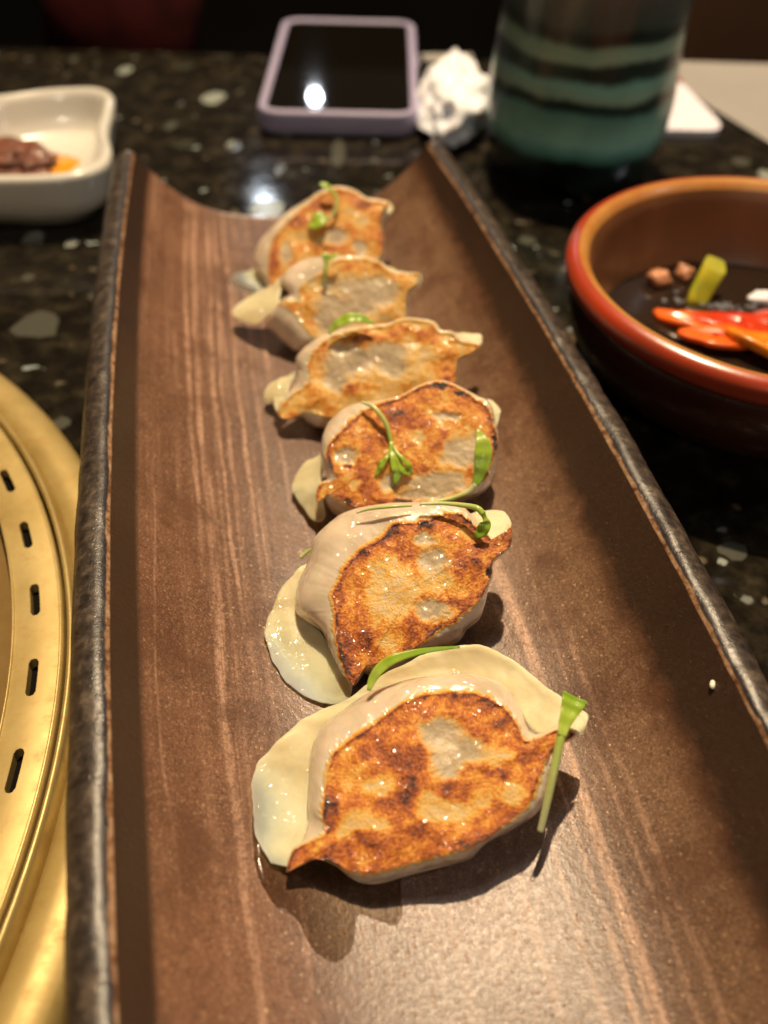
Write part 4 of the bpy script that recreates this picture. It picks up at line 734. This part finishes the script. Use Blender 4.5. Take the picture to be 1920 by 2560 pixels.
# ---------------------------------------------------------------- cup
CC = (.0865, .4310, 0)
cup = thing('tea_cup', 'tall green glazed cup with dark horizontal stripes and a black foot', 'cup', CC); cup['_w'] = CC
V, F = lathe([(.001, .0010), (.030, .0010), (.0345, .0006), (.0372, .003), (.0395, .009), (.0415, .017), (.0428, .026), (.0430, .036), (.0418, .050), (.0408, .065), (.0412, .085), (.0420, .105), (.0424, .118), (.0418, .1205), (.0405, .1205), (.0398, .118), (.0392, .085), (.0390, .05), (.037, .012), (.001, .009)], CC, 96)
V = [(x+.0006*nz((x*20, y*20, z*60), 1), y, z) for x, y, z in V]
mesh('cup_wall', V, F, CUP, cup)
V, F = lathe([(.0391, .075), (.02, .075), (.001, .075)], CC, 64); tag(mesh('tea', V, F, LIQ), 'dark tea inside the green cup', 'tea')

# ---------------------------------------------------------------- crumpled tissue, papers
V = []; nA, nB = 60, 44
for i in range(nB+1):
    for j in range(nA):
        a, b = math.pi*i/nB, 2*math.pi*j/nA
        p = np.array([math.sin(a)*math.cos(b), math.sin(a)*math.sin(b), math.cos(a)])
        rid = -4*abs(nz(p, 2.2, 11))-2*abs(nz(p, 4.5, 5))-.2*abs(nz(p, 9, 8))
        k = 1.04+.09*rid+.16*nz(p, 1.5, 24)
        x, y, z = p[0]*.0205*k, p[1]*.046*k, (p[2]*.024*k if p[2] > 0 else p[2]*.007*k)+.0065
        V.append((.0320+x+.06*(y), .4850+y, max(z, .0008)))
tag(mesh('crumpled_tissue', V, [f[::-1] for f in grid_faces(nB+1, nA)], TISS), 'crumpled white paper tissue between the phone and the green cup', 'tissue')
def sheet(name, pts, z, th, mat, label, cat, rad=.0):
    n = len(pts); V = [(x, y, z) for x, y in pts]+[(x, y, z+th) for x, y in pts]
    ar = sum(pts[i][0]*pts[(i+1) % n][1]-pts[(i+1) % n][0]*pts[i][1] for i in range(n))
    F = [tuple(range(n))[::-1], tuple(range(n, 2*n))]+[(i, (i+1) % n, n+(i+1) % n, n+i) for i in range(n)]
    if ar < 0: F = [f[::-1] for f in F]
    return tag(mesh(name, V, F, mat, smooth=False), label, cat)
mat_pts = [(.150, .583), (.162, .547), (.168, .535), (.176, .508), (.1965, .458), (.203, .447), (.215, .425), (.30, .44), (.33, .580)]
sheet('paper_mat', mat_pts, .0008, .0009, PAPER, 'grey-beige paper mat at the upper right behind the cup', 'paper mat')
sheet('white_card', [(.120, .540), (.164, .541), (.1668, .537), (.1738, .4855), (.1735, .4790), (.1705, .4728), (.1660, .4706), (.120, .4706)], .0004, .0030, CARD, 'small bright white card beside the cup, in front of the paper mat', 'card')
sheet('red_packet', [(.150, .556), (.1655, .556), (.1668, .5435), (.150, .5425)], .0004, .0035, REDP, 'sliver of red packet between the cup and the paper mat', 'packet')
sheet('folded_paper', [(-.005+.02, .575), (.046, .578), (.047, .566), (.018, .563)], .0004, .004, PAPER, 'small beige paper scrap behind the tissue at the table edge', 'paper')

# large pale flakes in the granite plus lamp reflections painted as bright flakes
FLK = m_simple('feldspar', (.065, .066, .05), .18, .6, nscale=300, col2=(.06, .06, .05))
FL2 = m_simple('feldspar_and_glint', (.24, .27, .235), .15, .6, nscale=500, col2=(.25, .27, .24))
def flake(x, y, rx, ry, rot, mat, seed, par):
    n = 11; V = [(x, y, .00022)]
    for j in range(n):
        a = 2*math.pi*j/n; k = 1+.45*nz((math.cos(a), math.sin(a), seed), 1.5, seed)
        px, py = rx*k*math.cos(a), ry*k*math.sin(a); V.append((x+px*math.cos(rot)-py*math.sin(rot), y+px*math.sin(rot)+py*math.cos(rot), .00012))
    return mesh('flake_or_glint', V, [(0, 1+j, 1+(j+1) % n) for j in range(n)], mat, par, smooth=False)
tb['_w'] = (0, 0, 0)
for i, (x, y, rx, ry, rot, b) in enumerate([(-0.1309, 0.2779, 0.0081, 0.0085, 0.0, 0), (-0.101, 0.5062, 0.0059, 0.0089, 0.0, 1), (-0.1591, 0.5465, 0.0038, 0.0069, 0.0, 1), (-0.1934, 0.563, 0.0025, 0.0056, 0.0, 0), (-0.1521, 0.3439, 0.0045, 0.006, 0.0, 1), (-0.1349, 0.3409, 0.0025, 0.004, 0.0, 1), (-0.117, 0.4681, 0.0029, 0.0061, 0.0, 0), (-0.0807, 0.4434, 0.0039, 0.0062, 0.0, 0), (-0.0555, 0.4613, 0.0029, 0.006, 0.0, 1), (-0.0568, 0.377, 0.0083, 0.0077, 0.0, 1), (-0.0822, 0.4455, 0.0023, 0.0046, 0.0, 1), (-0.0547, 0.4184, 0.0029, 0.0057, 0.0, 0), (0.0657, 0.1735, 0.004, 0.0037, 0.0, 0), (0.1002, 0.1729, 0.0047, 0.0037, 0.0, 0), (0.0851, 0.1593, 0.0039, 0.0022, 0.0, 0), (0.0964, 0.1683, 0.0015, 0.0014, 0.0, 1), (0.1166, 0.4479, 0.0021, 0.0046, 0.0, 1), (0.1747, 0.4404, 0.0052, 0.0062, 0.0, 0), (0.183, 0.4249, 0.0035, 0.0064, 0.0, 1), (0.0591, 0.3532, 0.004, 0.0037, 0.0, 0), (0.0771, 0.3383, 0.001, 0.0016, 0.0, 0), (-0.1447, 0.3121, 0.0027, 0.0028, 0.0, 0), (-0.1227, 0.2249, 0.0023, 0.0019, 0.0, 0), (-0.1067, 0.222, 0.003, 0.0036, 0.0, 0), (-0.1157, 0.2996, 0.0018, 0.0023, 0.0, 0), (-0.1174, 0.497, 0.002, 0.004, 0.0, 0), (0.0799, 0.4265, 0.0021, 0.0043, 0.0, 1), (-0.0278, 0.4388, 0.0039, 0.0171, 0.0, 0)]):
    flake(x, y, rx, ry, rot, FL2 if b else FLK, i*3.3+1, tb)

for o in bpy.data.objects:
    if '_w' in o.keys(): del o['_w']
